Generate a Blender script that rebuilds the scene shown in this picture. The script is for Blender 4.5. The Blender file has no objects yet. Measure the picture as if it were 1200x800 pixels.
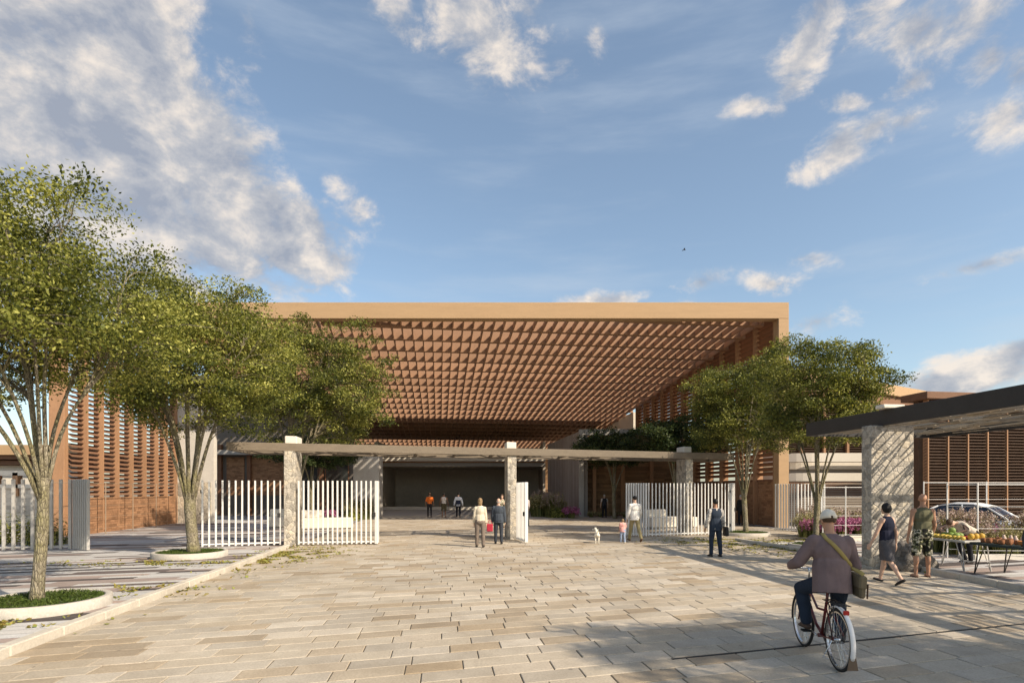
import bpy, bmesh, math, random
import numpy as np
from mathutils import Vector, Matrix, noise
from mathutils.bvhtree import BVHTree
V = Vector
SC = bpy.context.scene
COL = SC.collection
RND = random.Random(11)
PI = math.pi

# ------------------------------------------------------------------ objects
def link(o, parent=None):
    COL.objects.link(o)
    if parent is not None:
        o.parent = parent
    return o

def tag(o, label=None, cat=None, group=None, kind=None):
    if label: o['label'] = label
    if cat: o['category'] = cat
    if group: o['group'] = group
    if kind: o['kind'] = kind
    return o

def empty(name, loc, label, cat, group=None, rz=0.0):
    o = bpy.data.objects.new(name, None)
    o.empty_display_size = 0.2
    o.location = loc
    o.rotation_euler = (0, 0, rz)
    link(o)
    return tag(o, label, cat, group)

def copy_tree(o, parent=None):
    c = o.copy()
    COL.objects.link(c)
    c.parent = parent
    for ch in list(o.children):
        copy_tree(ch, c)
    return c

class MB:
    """collects geometry, builds ONE mesh object"""
    def __init__(s):
        s.v = []; s.f = []; s.t = []
    def add(s, vs, fs, tone=0.5):
        b = len(s.v)
        s.v += [tuple(p) for p in vs]
        s.f += [tuple(i + b for i in f) for f in fs]
        s.t += [tone] * len(fs)
    def obox(s, o, a, b, c, tone=0.5):
        """box from corner o with edge vectors a, b, c"""
        o = V(o); a = V(a); b = V(b); c = V(c)
        if a.cross(b).dot(c) < 0:
            a, b = b, a
        p = [o, o+a, o+a+b, o+b, o+c, o+a+c, o+a+b+c, o+b+c]
        s.add(p, [(0,3,2,1),(4,5,6,7),(0,1,5,4),(1,2,6,5),(2,3,7,6),(3,0,4,7)], tone)
    def box(s, x0, x1, y0, y1, z0, z1, tone=0.5):
        s.obox((x0,y0,z0), (x1-x0,0,0), (0,y1-y0,0), (0,0,z1-z0), tone)
    def cbox(s, o, a, b, c, ch=0.02, tone=0.5):
        """chamfered box: corner o, edges a b c"""
        o = V(o); a = V(a); b = V(b); c = V(c)
        if a.cross(b).dot(c) < 0:
            a, b = b, a
        la, lb, lc = a.length, b.length, c.length
        ua, ub, uc = a/la, b/lb, c/lc
        vs = []; idx = {}
        for i in (0,1):
            for j in (0,1):
                for k in (0,1):
                    p = o + a*i + b*j + c*k
                    sa, sb, sc_ = (1-2*i)*ch, (1-2*j)*ch, (1-2*k)*ch
                    idx[i,j,k,0] = len(vs); vs.append(p + ub*sb + uc*sc_)
                    idx[i,j,k,1] = len(vs); vs.append(p + ua*sa + uc*sc_)
                    idx[i,j,k,2] = len(vs); vs.append(p + ua*sa + ub*sb)
        bm = bmesh.new()
        for p in vs: bm.verts.new(p)
        r = bmesh.ops.convex_hull(bm, input=bm.verts)
        bm.verts.index_update()
        s.add([q.co.copy() for q in bm.verts], [[q.index for q in f.verts] for f in bm.faces], tone)
        bm.free()
    def tube(s, pts, rad, n=6, cap=True, tone=0.5):
        pts = [V(p) for p in pts]
        if not isinstance(rad, (list, tuple)): rad = [rad]*len(pts)
        vs = []; fs = []
        ref = None
        for i, p in enumerate(pts):
            if i == 0: d = pts[1]-pts[0]
            elif i == len(pts)-1: d = pts[-1]-pts[-2]
            else: d = pts[i+1]-pts[i-1]
            d = d.normalized() if d.length > 1e-9 else V((0,0,1))
            if ref is None:
                ref = V((1,0,0)) if abs(d.x) < 0.8 else V((0,1,0))
            x = (ref - d*ref.dot(d))
            if x.length < 1e-6: x = d.orthogonal()
            x.normalize(); y = d.cross(x); ref = x
            for k in range(n):
                a = 2*PI*k/n
                vs.append(p + x*(math.cos(a)*rad[i]) + y*(math.sin(a)*rad[i]))
        for i in range(len(pts)-1):
            for k in range(n):
                k2 = (k+1) % n
                fs.append((i*n+k, i*n+k2, (i+1)*n+k2, (i+1)*n+k))
        if cap:
            fs.append(tuple(range(n))[::-1])
            fs.append(tuple((len(pts)-1)*n+k for k in range(n)))
        s.add(vs, fs, tone)
    def ell(s, c, r, axes=None, nu=14, nv=9, tone=0.5, jitter=0, seed=0):
        c = V(c)
        ax = axes or (V((1,0,0)), V((0,1,0)), V((0,0,1)))
        vs = []; fs = []
        for j in range(nv+1):
            th = PI*j/nv
            for i in range(nu):
                ph = 2*PI*i/nu
                x, y, z = math.sin(th)*math.cos(ph), math.sin(th)*math.sin(ph), math.cos(th)
                k = 1.0
                if jitter:
                    k = 1 + jitter*noise.noise(V((x*1.7+seed, y*1.7, z*1.7)))
                vs.append(c + ax[0]*(x*r[0]*k) + ax[1]*(y*r[1]*k) + ax[2]*(z*r[2]*k))
        for j in range(nv):
            for i in range(nu):
                i2 = (i+1) % nu
                fs.append((j*nu+i, (j+1)*nu+i, (j+1)*nu+i2, j*nu+i2))
        s.add(vs, fs, tone)
    def capsule(s, p0, p1, r0, r1, side=None, flat=1.0, n=12):
        """tapered capsule; cross-section flattened by 'flat' across the axis perpendicular to side"""
        p0 = V(p0); p1 = V(p1)
        d = p1-p0; L = d.length
        d = d/L if L > 1e-9 else V((0,0,1))
        if side is None: x = d.orthogonal().normalized()
        else:
            side = V(side); x = side - d*side.dot(d)
            x = x.normalized() if x.length > 1e-6 else d.orthogonal().normalized()
        y = d.cross(x)
        rings = []
        for a in (-80,-50,-20): rings.append((p0 + d*(r0*math.sin(math.radians(a))), r0*math.cos(math.radians(a))))
        for t in (0, .5, 1): rings.append((p0 + d*(L*t), r0+(r1-r0)*t))
        for a in (20,50,80): rings.append((p1 + d*(r1*math.sin(math.radians(a))), r1*math.cos(math.radians(a))))
        vs = []; fs = []
        for c, r in rings:
            for k in range(n):
                a = 2*PI*k/n
                vs.append(c + x*(math.cos(a)*r) + y*(math.sin(a)*r*flat))
        m = len(rings)
        for i in range(m-1):
            for k in range(n):
                k2 = (k+1) % n
                fs.append((i*n+k, i*n+k2, (i+1)*n+k2, (i+1)*n+k))
        fs.append(tuple(range(n))[::-1]); fs.append(tuple((m-1)*n+k for k in range(n)))
        s.add(vs, fs)
    def lathe(s, prof, c=(0,0,0), n=24, tone=0.5):
        c = V(c); vs = []; fs = []
        for r, z in prof:
            for k in range(n):
                a = 2*PI*k/n
                vs.append(c + V((r*math.cos(a), r*math.sin(a), z)))
        for i in range(len(prof)-1):
            for k in range(n):
                k2 = (k+1) % n
                fs.append((i*n+k, i*n+k2, (i+1)*n+k2, (i+1)*n+k))
        s.add(vs, fs, tone)
    def prism(s, poly, z0, z1, tone=0.5):
        n = len(poly)
        vs = [(p[0],p[1],z0) for p in poly] + [(p[0],p[1],z1) for p in poly]
        area = sum(poly[i][0]*poly[(i+1)%n][1]-poly[(i+1)%n][0]*poly[i][1] for i in range(n))
        fs = [tuple(range(n))[::-1], tuple(range(n,2*n))] + [(i,(i+1)%n,n+(i+1)%n,n+i) for i in range(n)]
        if area < 0: fs = [f[::-1] for f in fs]
        s.add(vs, fs, tone)
    def mesh(s, name, mats, smooth=False):
        me = bpy.data.meshes.new(name)
        me.from_pydata(s.v, [], s.f)
        if len(set(s.t)) > 1:
            a = me.attributes.new('tone', 'FLOAT', 'FACE')
            a.data.foreach_set('value', s.t)
        if not isinstance(mats, (list, tuple)): mats = [mats]
        for m in mats: me.materials.append(m)
        if smooth: me.polygons.foreach_set('use_smooth', [True]*len(me.polygons))
        me.update()
        return me
    def build(s, name, mat, parent=None, smooth=False, loc=None):
        o = bpy.data.objects.new(name, s.mesh(name, mat, smooth))
        link(o, parent)
        if loc is not None: o.location = loc
        return o

def leaf_mesh(name, P, length, width, up=0.8, mat=None, seed=0, tone=None, droop=0.0):
    """many small leaf faces at points P (numpy n x 3)"""
    rg = np.random.default_rng(seed)
    n = len(P)
    nr = rg.normal(size=(n,3))*0.6; nr[:,2] += up
    nr /= np.linalg.norm(nr, axis=1)[:,None]
    t = rg.normal(size=(n,3)); t -= nr*np.sum(t*nr,axis=1)[:,None]
    t /= np.linalg.norm(t,axis=1)[:,None]
    t[:,2] -= droop; t /= np.linalg.norm(t,axis=1)[:,None]
    b = np.cross(nr, t)
    L = (length*rg.uniform(.65,1.3,n))[:,None]; W = L*width
    v = np.empty((n,4,3))
    v[:,0] = P - t*L*.5
    v[:,1] = P + b*W*.5 - nr*L*.06
    v[:,2] = P + t*L*.5
    v[:,3] = P - b*W*.5 - nr*L*.06
    me = bpy.data.meshes.new(name)
    me.vertices.add(n*4); me.loops.add(n*4); me.polygons.add(n)
    me.vertices.foreach_set('co', v.reshape(-1))
    me.loops.foreach_set('vertex_index', np.arange(n*4, dtype=np.int32))
    me.polygons.foreach_set('loop_start', np.arange(0, n*4, 4, dtype=np.int32))
    me.polygons.foreach_set('loop_total', np.full(n, 4, dtype=np.int32))
    if tone is None: tone = rg.uniform(0,1,n)
    a = me.attributes.new('tone','FLOAT','FACE'); a.data.foreach_set('value', tone.astype(np.float32))
    if mat: me.materials.append(mat)
    me.update(calc_edges=True); me.validate()
    return me

# ------------------------------------------------------------------ materials
MATS = {}
class NT:
    def __init__(s, name):
        s.m = bpy.data.materials.new(name); s.m.use_nodes = True
        s.t = s.m.node_tree; s.n = s.t.nodes; s.l = s.t.links
        s.b = s.n['Principled BSDF']; s.out = s.n['Material Output']
    def add(s, typ, **kw):
        nd = s.n.new(typ)
        for k, v in kw.items():
            if k in nd.bl_rna.properties: setattr(nd, k, v)
            else: nd.inputs[k].default_value = v
        return nd
    def co(s, kind='Object', scale=(1,1,1), rot=(0,0,0)):
        tc = s.add('ShaderNodeTexCoord'); mp = s.add('ShaderNodeMapping')
        s.l.new(tc.outputs[kind], mp.inputs[0])
        mp.inputs['Scale'].default_value = scale; mp.inputs['Rotation'].default_value = rot
        return mp.outputs[0]
    def noise(s, co, scale, detail=5, rough=.6):
        nd = s.add('ShaderNodeTexNoise'); nd.inputs['Scale'].default_value = scale
        nd.inputs['Detail'].default_value = detail; nd.inputs['Roughness'].default_value = rough
        if co is not None: s.l.new(co, nd.inputs['Vector'])
        return nd.outputs['Fac']
    def ramp(s, fac, stops, interp='LINEAR'):
        r = s.add('ShaderNodeValToRGB'); cr = r.color_ramp; cr.interpolation = interp
        while len(cr.elements) > 2: cr.elements.remove(cr.elements[-1])
        for i, (p, c) in enumerate(stops):
            e = cr.elements[i] if i < 2 else cr.elements.new(p)
            e.position = p; e.color = tuple(c)+(1,) if len(c) == 3 else c
        s.l.new(fac, r.inputs[0]); return r.outputs[0]
    def mix(s, fac, a, b, typ='MIX'):
        m = s.add('ShaderNodeMix', data_type='RGBA', blend_type=typ)
        for sock, val in ((m.inputs[0],fac),(m.inputs[6],a),(m.inputs[7],b)):
            if isinstance(val, bpy.types.NodeSocket): s.l.new(val, sock)
            elif isinstance(val, (int,float)): sock.default_value = val
            else: sock.default_value = tuple(val)+(1,)
        return m.outputs[2]
    def math(s, op, a, b=0.0, c=0.0):
        m = s.add('ShaderNodeMath', operation=op)
        for i, val in enumerate((a,b,c)):
            if isinstance(val, bpy.types.NodeSocket): s.l.new(val, m.inputs[i])
            else: m.inputs[i].default_value = val
        return m.outputs[0]
    def attr(s, name='tone'):
        a = s.add('ShaderNodeAttribute', attribute_name=name); return a.outputs['Fac']
    def bump(s, h, strength=.3, dist=.02, prev=None):
        b = s.add('ShaderNodeBump'); b.inputs['Strength'].default_value = strength
        b.inputs['Distance'].default_value = dist
        s.l.new(h, b.inputs['Height'])
        if prev is not None: s.l.new(prev, b.inputs['Normal'])
        s.l.new(b.outputs[0], s.b.inputs['Normal']); return b.outputs[0]
    def col(s, sock): s.l.new(sock, s.b.inputs['Base Color'])
    def set(s, rough=.8, metal=0, spec=.3):
        s.b.inputs['Roughness'].default_value = rough; s.b.inputs['Metallic'].default_value = metal
        s.b.inputs['Specular IOR Level'].default_value = spec

def sc3(c, k): return tuple(max(0,min(1,x*k)) for x in c)

def M(name, c, rough=.8, var=.25, scale=3.0, bump=.15, bscale=40, metal=0, spec=.3, streak=None, tone=0.0, rotz=0, orand=0.0):
    """generic weathered surface: two noises drive colour, fine bump"""
    if name in MATS: return MATS[name]
    t = NT(name); t.set(rough, metal, spec)
    co = t.co('Object', streak or (1,1,1), (0,0,rotz))
    n1 = t.noise(co, scale, 6, .65)
    base = t.ramp(n1, [(.25, sc3(c,1-var)), (.75, sc3(c,1+var))])
    n2 = t.noise(co, scale*9, 4, .6)
    base = t.mix(.35, base, t.ramp(n2, [(.3, sc3(c,1-var*1.4)), (.7, sc3(c,1+var))]))
    if tone:
        a = t.attr()
        base = t.mix(1.0, base, t.ramp(a, [(0,(1-tone,)*3),(1,(1+0*tone,)*3)]), 'MULTIPLY')
    if orand:
        oi = t.add('ShaderNodeObjectInfo')
        base = t.mix(1.0, base, t.ramp(oi.outputs['Random'], [(0,(1-orand,)*3),(1,(1+orand*.4,)*3)]), 'MULTIPLY')
    t.col(base)
    if bump:
        t.bump(t.noise(t.co('Object'), bscale, 4, .6), bump, .01)
    MATS[name] = t.m
    return t.m
# ------------------------------------------------------------------ special materials
def mat_paver():
    t = NT('paving stone'); t.set(.75, 0, .35)
    co = t.co('Object')
    a = t.attr()
    c = t.ramp(a, [(0,(.38,.305,.215)),(.14,(.51,.43,.32)),(.38,(.55,.48,.375)),(.62,(.46,.405,.325)),(.82,(.63,.56,.455)),(1,(.44,.345,.23))])
    n = t.noise(co, 2.2, 6, .7)
    c = t.mix(.8, c, t.ramp(n, [(.3,(.74,.73,.72)),(.7,(1.0,1.0,1.0))]), 'MULTIPLY')
    n2 = t.noise(co, 38, 5, .7)
    c = t.mix(.7, c, t.ramp(n2, [(.32,(.62,.61,.60)),(.6,(1,1,1))]), 'MULTIPLY')
    n4 = t.noise(co, .35, 7, .68)
    c = t.mix(.8, c, t.ramp(n4, [(.36,(.76,.73,.69)),(.60,(1,1,1))]), 'MULTIPLY')
    n5 = t.noise(co, 1.1, 8, .75)
    c = t.mix(.55, c, t.ramp(n5, [(.62,(1,1,1)),(.74,(.60,.56,.50))]), 'MULTIPLY')
    sp = t.add('ShaderNodeTexVoronoi'); sp.inputs['Scale'].default_value = 1.7; t.l.new(co, sp.inputs['Vector'])
    c = t.mix(t.ramp(sp.outputs['Distance'], [(.035,(1,1,1)),(.06,(0,0,0))]), c, t.mix(.55, c, (.08,.07,.06)))
    t.col(c)
    n3 = t.noise(co, 60, 5, .7)
    t.bump(n3, .35, .012)
    return t.m
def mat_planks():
    """left sidewalk: long narrow slabs, pale, pink and dark ones in staggered bands; dark ones double as painted shade on the right"""
    t = NT('banded stone and shade stripe paving'); t.set(.85, 0, .25)
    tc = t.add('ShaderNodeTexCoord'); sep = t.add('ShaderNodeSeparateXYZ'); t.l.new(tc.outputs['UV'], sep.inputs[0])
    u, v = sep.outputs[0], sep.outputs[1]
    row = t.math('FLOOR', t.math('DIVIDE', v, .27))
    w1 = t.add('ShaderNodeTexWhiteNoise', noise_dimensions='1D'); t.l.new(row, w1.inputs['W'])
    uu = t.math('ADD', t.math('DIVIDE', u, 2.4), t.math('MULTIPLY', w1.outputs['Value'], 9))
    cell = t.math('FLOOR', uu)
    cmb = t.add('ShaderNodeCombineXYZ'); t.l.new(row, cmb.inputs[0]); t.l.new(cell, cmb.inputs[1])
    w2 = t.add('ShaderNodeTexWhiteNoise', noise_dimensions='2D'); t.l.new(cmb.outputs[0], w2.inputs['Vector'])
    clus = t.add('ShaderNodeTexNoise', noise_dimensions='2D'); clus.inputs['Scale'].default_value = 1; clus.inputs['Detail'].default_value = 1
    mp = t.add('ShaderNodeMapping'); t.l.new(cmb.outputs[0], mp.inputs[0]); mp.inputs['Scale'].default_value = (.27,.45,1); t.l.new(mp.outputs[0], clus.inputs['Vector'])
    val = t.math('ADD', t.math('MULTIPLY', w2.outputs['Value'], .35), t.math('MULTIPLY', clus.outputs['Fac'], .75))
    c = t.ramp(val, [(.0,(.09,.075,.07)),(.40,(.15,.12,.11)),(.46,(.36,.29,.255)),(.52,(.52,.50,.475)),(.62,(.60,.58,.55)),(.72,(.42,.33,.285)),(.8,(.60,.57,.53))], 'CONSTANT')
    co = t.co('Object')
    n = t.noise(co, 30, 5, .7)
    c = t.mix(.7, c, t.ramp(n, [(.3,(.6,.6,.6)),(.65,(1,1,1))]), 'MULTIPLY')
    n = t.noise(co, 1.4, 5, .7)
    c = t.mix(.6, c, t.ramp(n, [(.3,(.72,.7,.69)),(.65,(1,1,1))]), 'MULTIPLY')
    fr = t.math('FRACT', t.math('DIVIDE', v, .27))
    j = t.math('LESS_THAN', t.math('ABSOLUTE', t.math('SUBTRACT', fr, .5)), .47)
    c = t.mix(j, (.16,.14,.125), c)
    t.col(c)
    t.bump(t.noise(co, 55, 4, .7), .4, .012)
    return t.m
def mat_stone(name, c=(.42,.37,.30), scale=5.5, dark=.62):
    t = NT(name); t.set(.9, 0, .2)
    co = t.co('Object')
    wob = t.add('ShaderNodeTexNoise'); wob.inputs['Scale'].default_value = 3; t.l.new(co, wob.inputs['Vector'])
    mm = t.add('ShaderNodeMix', data_type='VECTOR'); mm.inputs[0].default_value = .12
    t.l.new(co, mm.inputs[4]); t.l.new(wob.outputs['Color'], mm.inputs[5])
    vo = t.add('ShaderNodeTexVoronoi', feature='DISTANCE_TO_EDGE'); vo.inputs['Scale'].default_value = scale; t.l.new(mm.outputs[1], vo.inputs['Vector'])
    vc = t.add('ShaderNodeTexVoronoi'); vc.inputs['Scale'].default_value = scale; t.l.new(mm.outputs[1], vc.inputs['Vector'])
    sepc = t.add('ShaderNodeSeparateColor'); t.l.new(vc.outputs['Color'], sepc.inputs[0])
    base = t.ramp(sepc.outputs[0], [(0,sc3(c,.62)),(.3,sc3(c,.9)),(.6,sc3(c,1.12)),(1,(c[0]*1.25,c[1]*1.2,c[2]*1.1))])
    n = t.noise(co, 10, 8, .8)
    base = t.mix(.95, base, t.ramp(n, [(.32,(.42,.41,.40)),(.62,(1,1,1))]), 'MULTIPLY')
    edge = t.ramp(vo.outputs['Distance'], [(.0,(0,0,0)),(.03,(1,1,1))])
    base = t.mix(edge, sc3(c,dark), base)
    t.col(base)
    h = t.math('ADD', t.math('MULTIPLY', t.ramp(vo.outputs['Distance'], [(0,(0,0,0)),(.12,(1,1,1))]), .7), t.math('MULTIPLY', n, .6))
    t.bump(h, .7, .025)
    return t.m
def mat_leaf(name, c0, c1, c2, trans=.35):
    t = NT(name); t.set(.55, 0, .3)
    a = t.attr()
    c = t.ramp(a, [(0,c0),(.5,c1),(1,c2)])
    n = t.noise(t.co('Object'), .9, 3, .5)
    c = t.mix(.7, c, t.ramp(n, [(.32,(.60,.66,.6)),(.68,(1,1,1))]), 'MULTIPLY')
    t.col(c)
    tr = t.add('ShaderNodeBsdfTranslucent')
    t.l.new(t.mix(1, c, (1.0,1.0,.55), 'MULTIPLY'), tr.inputs['Color'])
    mx = t.add('ShaderNodeMixShader'); mx.inputs[0].default_value = trans
    t.l.new(t.b.outputs[0], mx.inputs[1]); t.l.new(tr.outputs[0], mx.inputs[2]); t.l.new(mx.outputs[0], t.out.inputs['Surface'])
    return t.m
def mat_bark(name, c0, c1, moss):
    t = NT(name); t.set(.9, 0, .2)
    co = t.co('Object', (1,1,.28))
    n = t.noise(co, 22, 6, .75)
    c = t.ramp(n, [(.33,c0),(.62,c1)])
    m = t.noise(t.co('Object'), 2.5, 4, .6)
    c = t.mix(t.math('MULTIPLY', t.ramp(m, [(.42,(0,0,0)),(.62,(1,1,1))]), .65), c, moss)
    v = t.add('ShaderNodeTexVoronoi', feature='DISTANCE_TO_EDGE'); v.inputs['Scale'].default_value = 30; t.l.new(co, v.inputs['Vector'])
    c = t.mix(t.ramp(v.outputs['Distance'], [(0,(0,0,0)),(.12,(1,1,1))]), sc3(c0,.55), c)
    t.col(c); t.bump(t.math('ADD', n, t.math('MULTIPLY', v.outputs['Distance'], 1.2)), 1.0, .03)
    return t.m
def mat_brick(name, c, rowh=.075, mortar=.5, boardlen=.3):
    """thin horizontal courses on any wall: rows by height"""
    t = NT(name); t.set(.85, 0, .2)
    tc = t.add('ShaderNodeTexCoord'); sep = t.add('ShaderNodeSeparateXYZ'); t.l.new(tc.outputs['Object'], sep.inputs[0])
    row = t.math('DIVIDE', sep.outputs[2], rowh)
    ri = t.math('FLOOR', row); rf = t.math('FRACT', row)
    w = t.add('ShaderNodeTexWhiteNoise', noise_dimensions='1D'); t.l.new(ri, w.inputs['W'])
    along = t.math('ADD', t.math('DIVIDE', t.math('ADD', sep.outputs[0], sep.outputs[1]), boardlen), t.math('MULTIPLY', w.outputs['Value'], 5))
    cmb = t.add('ShaderNodeCombineXYZ'); t.l.new(ri, cmb.inputs[0]); t.l.new(t.math('FLOOR', along), cmb.inputs[1])
    w2 = t.add('ShaderNodeTexWhiteNoise', noise_dimensions='2D'); t.l.new(cmb.outputs[0], w2.inputs['Vector'])
    base = t.ramp(w2.outputs['Value'], [(0,sc3(c,.7)),(.5,c),(1,sc3(c,1.25))])
    n = t.noise(t.co('Object'), 9, 5, .7)
    base = t.mix(.7, base, t.ramp(n, [(.3,(.65,.64,.63)),(.65,(1,1,1))]), 'MULTIPLY')
    j = t.ramp(rf, [(0,(0,0,0)),(.16,(1,1,1))])
    base = t.mix(j, sc3(c, mortar), base)
    t.col(base); t.bump(t.math('ADD', t.math('MULTIPLY', j, .8), t.math('MULTIPLY', n, .4)), .6, .015)
    return t.m
def mat_ribbed(name, c, pitch=.3):
    """board-marked concrete with vertical ribs"""
    t = NT(name); t.set(.85, 0, .25)
    tc = t.add('ShaderNodeTexCoord'); sep = t.add('ShaderNodeSeparateXYZ'); t.l.new(tc.outputs['Object'], sep.inputs[0])
    al = t.math('DIVIDE', t.math('ADD', t.math('MULTIPLY', sep.outputs[0], .6), sep.outputs[1]), pitch)
    w = t.add('ShaderNodeTexWhiteNoise', noise_dimensions='1D'); t.l.new(t.math('FLOOR', al), w.inputs['W'])
    base = t.ramp(w.outputs['Value'], [(0,sc3(c,.8)),(1,sc3(c,1.12))])
    n = t.noise(t.co('Object', (1,1,.25)), 5, 6, .7)
    base = t.mix(.8, base, t.ramp(n, [(.3,(.68,.66,.64)),(.65,(1,1,1))]), 'MULTIPLY')
    jf = t.ramp(t.math('FRACT', al), [(0,(0,0,0)),(.08,(1,1,1))])
    base = t.mix(jf, sc3(c,.5), base)
    t.col(base); t.bump(t.math('ADD', jf, t.math('MULTIPLY', n, .3)), .5, .015)
    return t.m
def mat_cloth(name, c, var=.12, rough=.9, weave=260, pat=None):
    if name in MATS: return MATS[name]
    t = NT(name); t.set(rough, 0, .15)
    co = t.co('Object')
    if pat:
        n = t.noise(co, pat[0], 3, .55)
        base = t.ramp(n, pat[1], 'CONSTANT')
    else:
        n = t.noise(co, 6, 4, .6)
        base = t.ramp(n, [(.3,sc3(c,1-var)),(.7,sc3(c,1+var))])
    t.col(base)
    fold = t.noise(t.co('Object', (1,1,.45)), 9, 2, .5)
    b = t.bump(fold, .45, .035)
    t.bump(t.noise(co, weave, 2, .5), .12, .004, b)
    MATS[name] = t.m
    return t.m
def mat_glass(name, c=(.03,.04,.05), rough=.08):
    t = NT(name); t.set(rough, 0, .6)
    n = t.noise(t.co('Object'), .7, 2, .5)
    t.col(t.ramp(n, [(.3,sc3(c,.7)),(.7,sc3(c,1.4))]))
    return t.m
def mat_soil():
    return M('planting soil', (.10,.075,.05), .95, .4, 6, .6, 40)

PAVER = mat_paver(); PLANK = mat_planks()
STONE = mat_stone('pillar stone', (.50,.455,.385), 6.5, .5)
STONE_D = mat_stone('dark rubble stone', (.20,.18,.16), 8, .5)
LEAF_A = mat_leaf('yellow green foliage', (.042,.058,.014), (.20,.21,.035), (.60,.56,.15), .36)
LEAF_B = mat_leaf('olive foliage', (.04,.055,.014), (.17,.18,.035), (.52,.48,.13), .36)
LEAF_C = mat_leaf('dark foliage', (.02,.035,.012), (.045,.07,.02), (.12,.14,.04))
BARK = mat_bark('mossy bark', (.15,.125,.085), (.40,.35,.255), (.22,.20,.07))
TERRA = M('terracotta board', (.35,.195,.105), .75, .20, 2.5, .2, 50, streak=(1,1,.3), orand=.12)
TERRA_D = M('terracotta louvre', (.20,.105,.06), .75, .18, 3, .2, 50, orand=.14)
FASCIA = M('tan fascia', (.42,.275,.15), .7, .10, 3, .15, 60, streak=(.25,1,2))
LATT = M('ceiling board', (.34,.20,.12), .75, .14, 3, .15, 40, orand=.16)
BRICK_T = mat_brick('terracotta brick', (.34,.185,.10), .11, .7)
BRICK_R = mat_brick('brown board cladding', (.28,.165,.085), .16, .5, 1.6)
CONC = M('cast concrete', (.36,.335,.30), .85, .16, 1.2, .25, 30)
CONC_L = M('pale concrete', (.56,.52,.455), .85, .14, 1.6, .25, 30)
CONC_RIB = mat_ribbed('board marked concrete', (.36,.32,.285), .55)
CREAM = M('cream render', (.68,.62,.52), .85, .08, 1.2, .15, 30)
KERB = M('kerb stone', (.54,.485,.40), .85, .24, 3, .5, 45, tone=.14)
DARKIN = M('dark interior wall', (.48,.42,.34), .8, .2, .7, .1, 20)
WHITE = M('white painted steel', (.72,.70,.66), .5, .10, 3, .05, 30, spec=.4)
GREY_SHADE = M('grey and shade toned steel', (.45,.43,.40), .5, .12, 3, .05, 30, spec=.4)  # darker tone paints shade onto the left fence bars; table legs are plain grey
STEELB = M('blackened steel', (.030,.028,.026), .5, .25, 3, .1, 30, spec=.4)
WEATHER = M('weathered timber beam', (.185,.15,.11), .85, .22, 2.5, .3, 40, streak=(1,1,3))
REED = M('dry reed', (.52,.44,.33), .9, .3, 4, .2, 50, tone=.6)
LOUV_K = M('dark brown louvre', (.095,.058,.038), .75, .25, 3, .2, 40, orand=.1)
RUST = M('rust brown steel', (.20,.10,.055), .75, .2, 3, .2, 40)
SOIL = mat_soil()
GRASS = mat_leaf('lawn grass', (.035,.06,.010), (.075,.115,.018), (.14,.18,.035), .25)
LITTER = mat_leaf('fallen leaves', (.22,.15,.035), (.36,.30,.07), (.22,.25,.06), .15)
LITTER.name = 'fallen leaves'
STRAW = mat_leaf('straw seed heads', (.30,.23,.10), (.42,.35,.17), (.55,.47,.27), .2)
PINK = mat_leaf('pink blossom', (.36,.08,.20), (.50,.14,.30), (.62,.30,.42), .2)
MAUVE = mat_leaf('mauve seed heads', (.34,.22,.22), (.45,.32,.28), (.56,.46,.36), .2)
RUBBER = M('black rubber', (.02,.02,.02), .8, .2, 10, .1, 60)
CHROME = M('chromed steel', (.6,.6,.6), .25, .1, 5, 0, metal=1)
SKIN_L = M('light skin', (.56,.36,.26), .55, .08, 8, .05, 60)
SKIN_M = M('tanned skin', (.42,.23,.145), .55, .08, 8, .05, 60)
SKIN_D = M('brown skin', (.25,.135,.085), .55, .08, 8, .05, 60)
HAIR_K = M('black hair', (.012,.010,.009), .6, .3, 30, .5, 140, streak=(1,1,.2))
HAIR_BR = M('brown hair', (.07,.04,.022), .6, .3, 30, .5, 140, streak=(1,1,.2))
HAIR_BL = M('dark blond hair', (.24,.16,.08), .6, .25, 30, .5, 140, streak=(1,1,.2))
HAIR_G = M('grey hair', (.35,.32,.29), .6, .2, 30, .5, 140, streak=(1,1,.2))
LEATHER_K = M('black leather', (.018,.016,.015), .5, .2, 8, .1, 60)
LEATHER_B = M('brown leather', (.11,.055,.03), .5, .2, 8, .1, 60)
# ------------------------------------------------------------------ frames of the site
LU = V((1,.315,0)).normalized()        # across the plaza: paving rows, pergola, gates
DU = V((-.125,1,0)).normalized()       # into the plaza: kerbs, side walls
L2 = V((1,.125,0)).normalized()        # square to DU: roof grid of the hall
O0 = V((-5.18,0,0))
UP = V((0,0,1))
def UVp(u, v, z=0): return O0 + LU*u + DU*v + UP*z
def uv_of(p):
    det = LU.x*DU.y - DU.x*LU.y
    x, y = p[0]-O0.x, p[1]-O0.y
    return ((x*DU.y - DU.x*y)/det, (LU.x*y - x*LU.y)/det)
def XR(z):
    if z < 15: return 10.05
    if z < 23: return 10.05 - 1.25*(z-15)/8
    return 13.6

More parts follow.
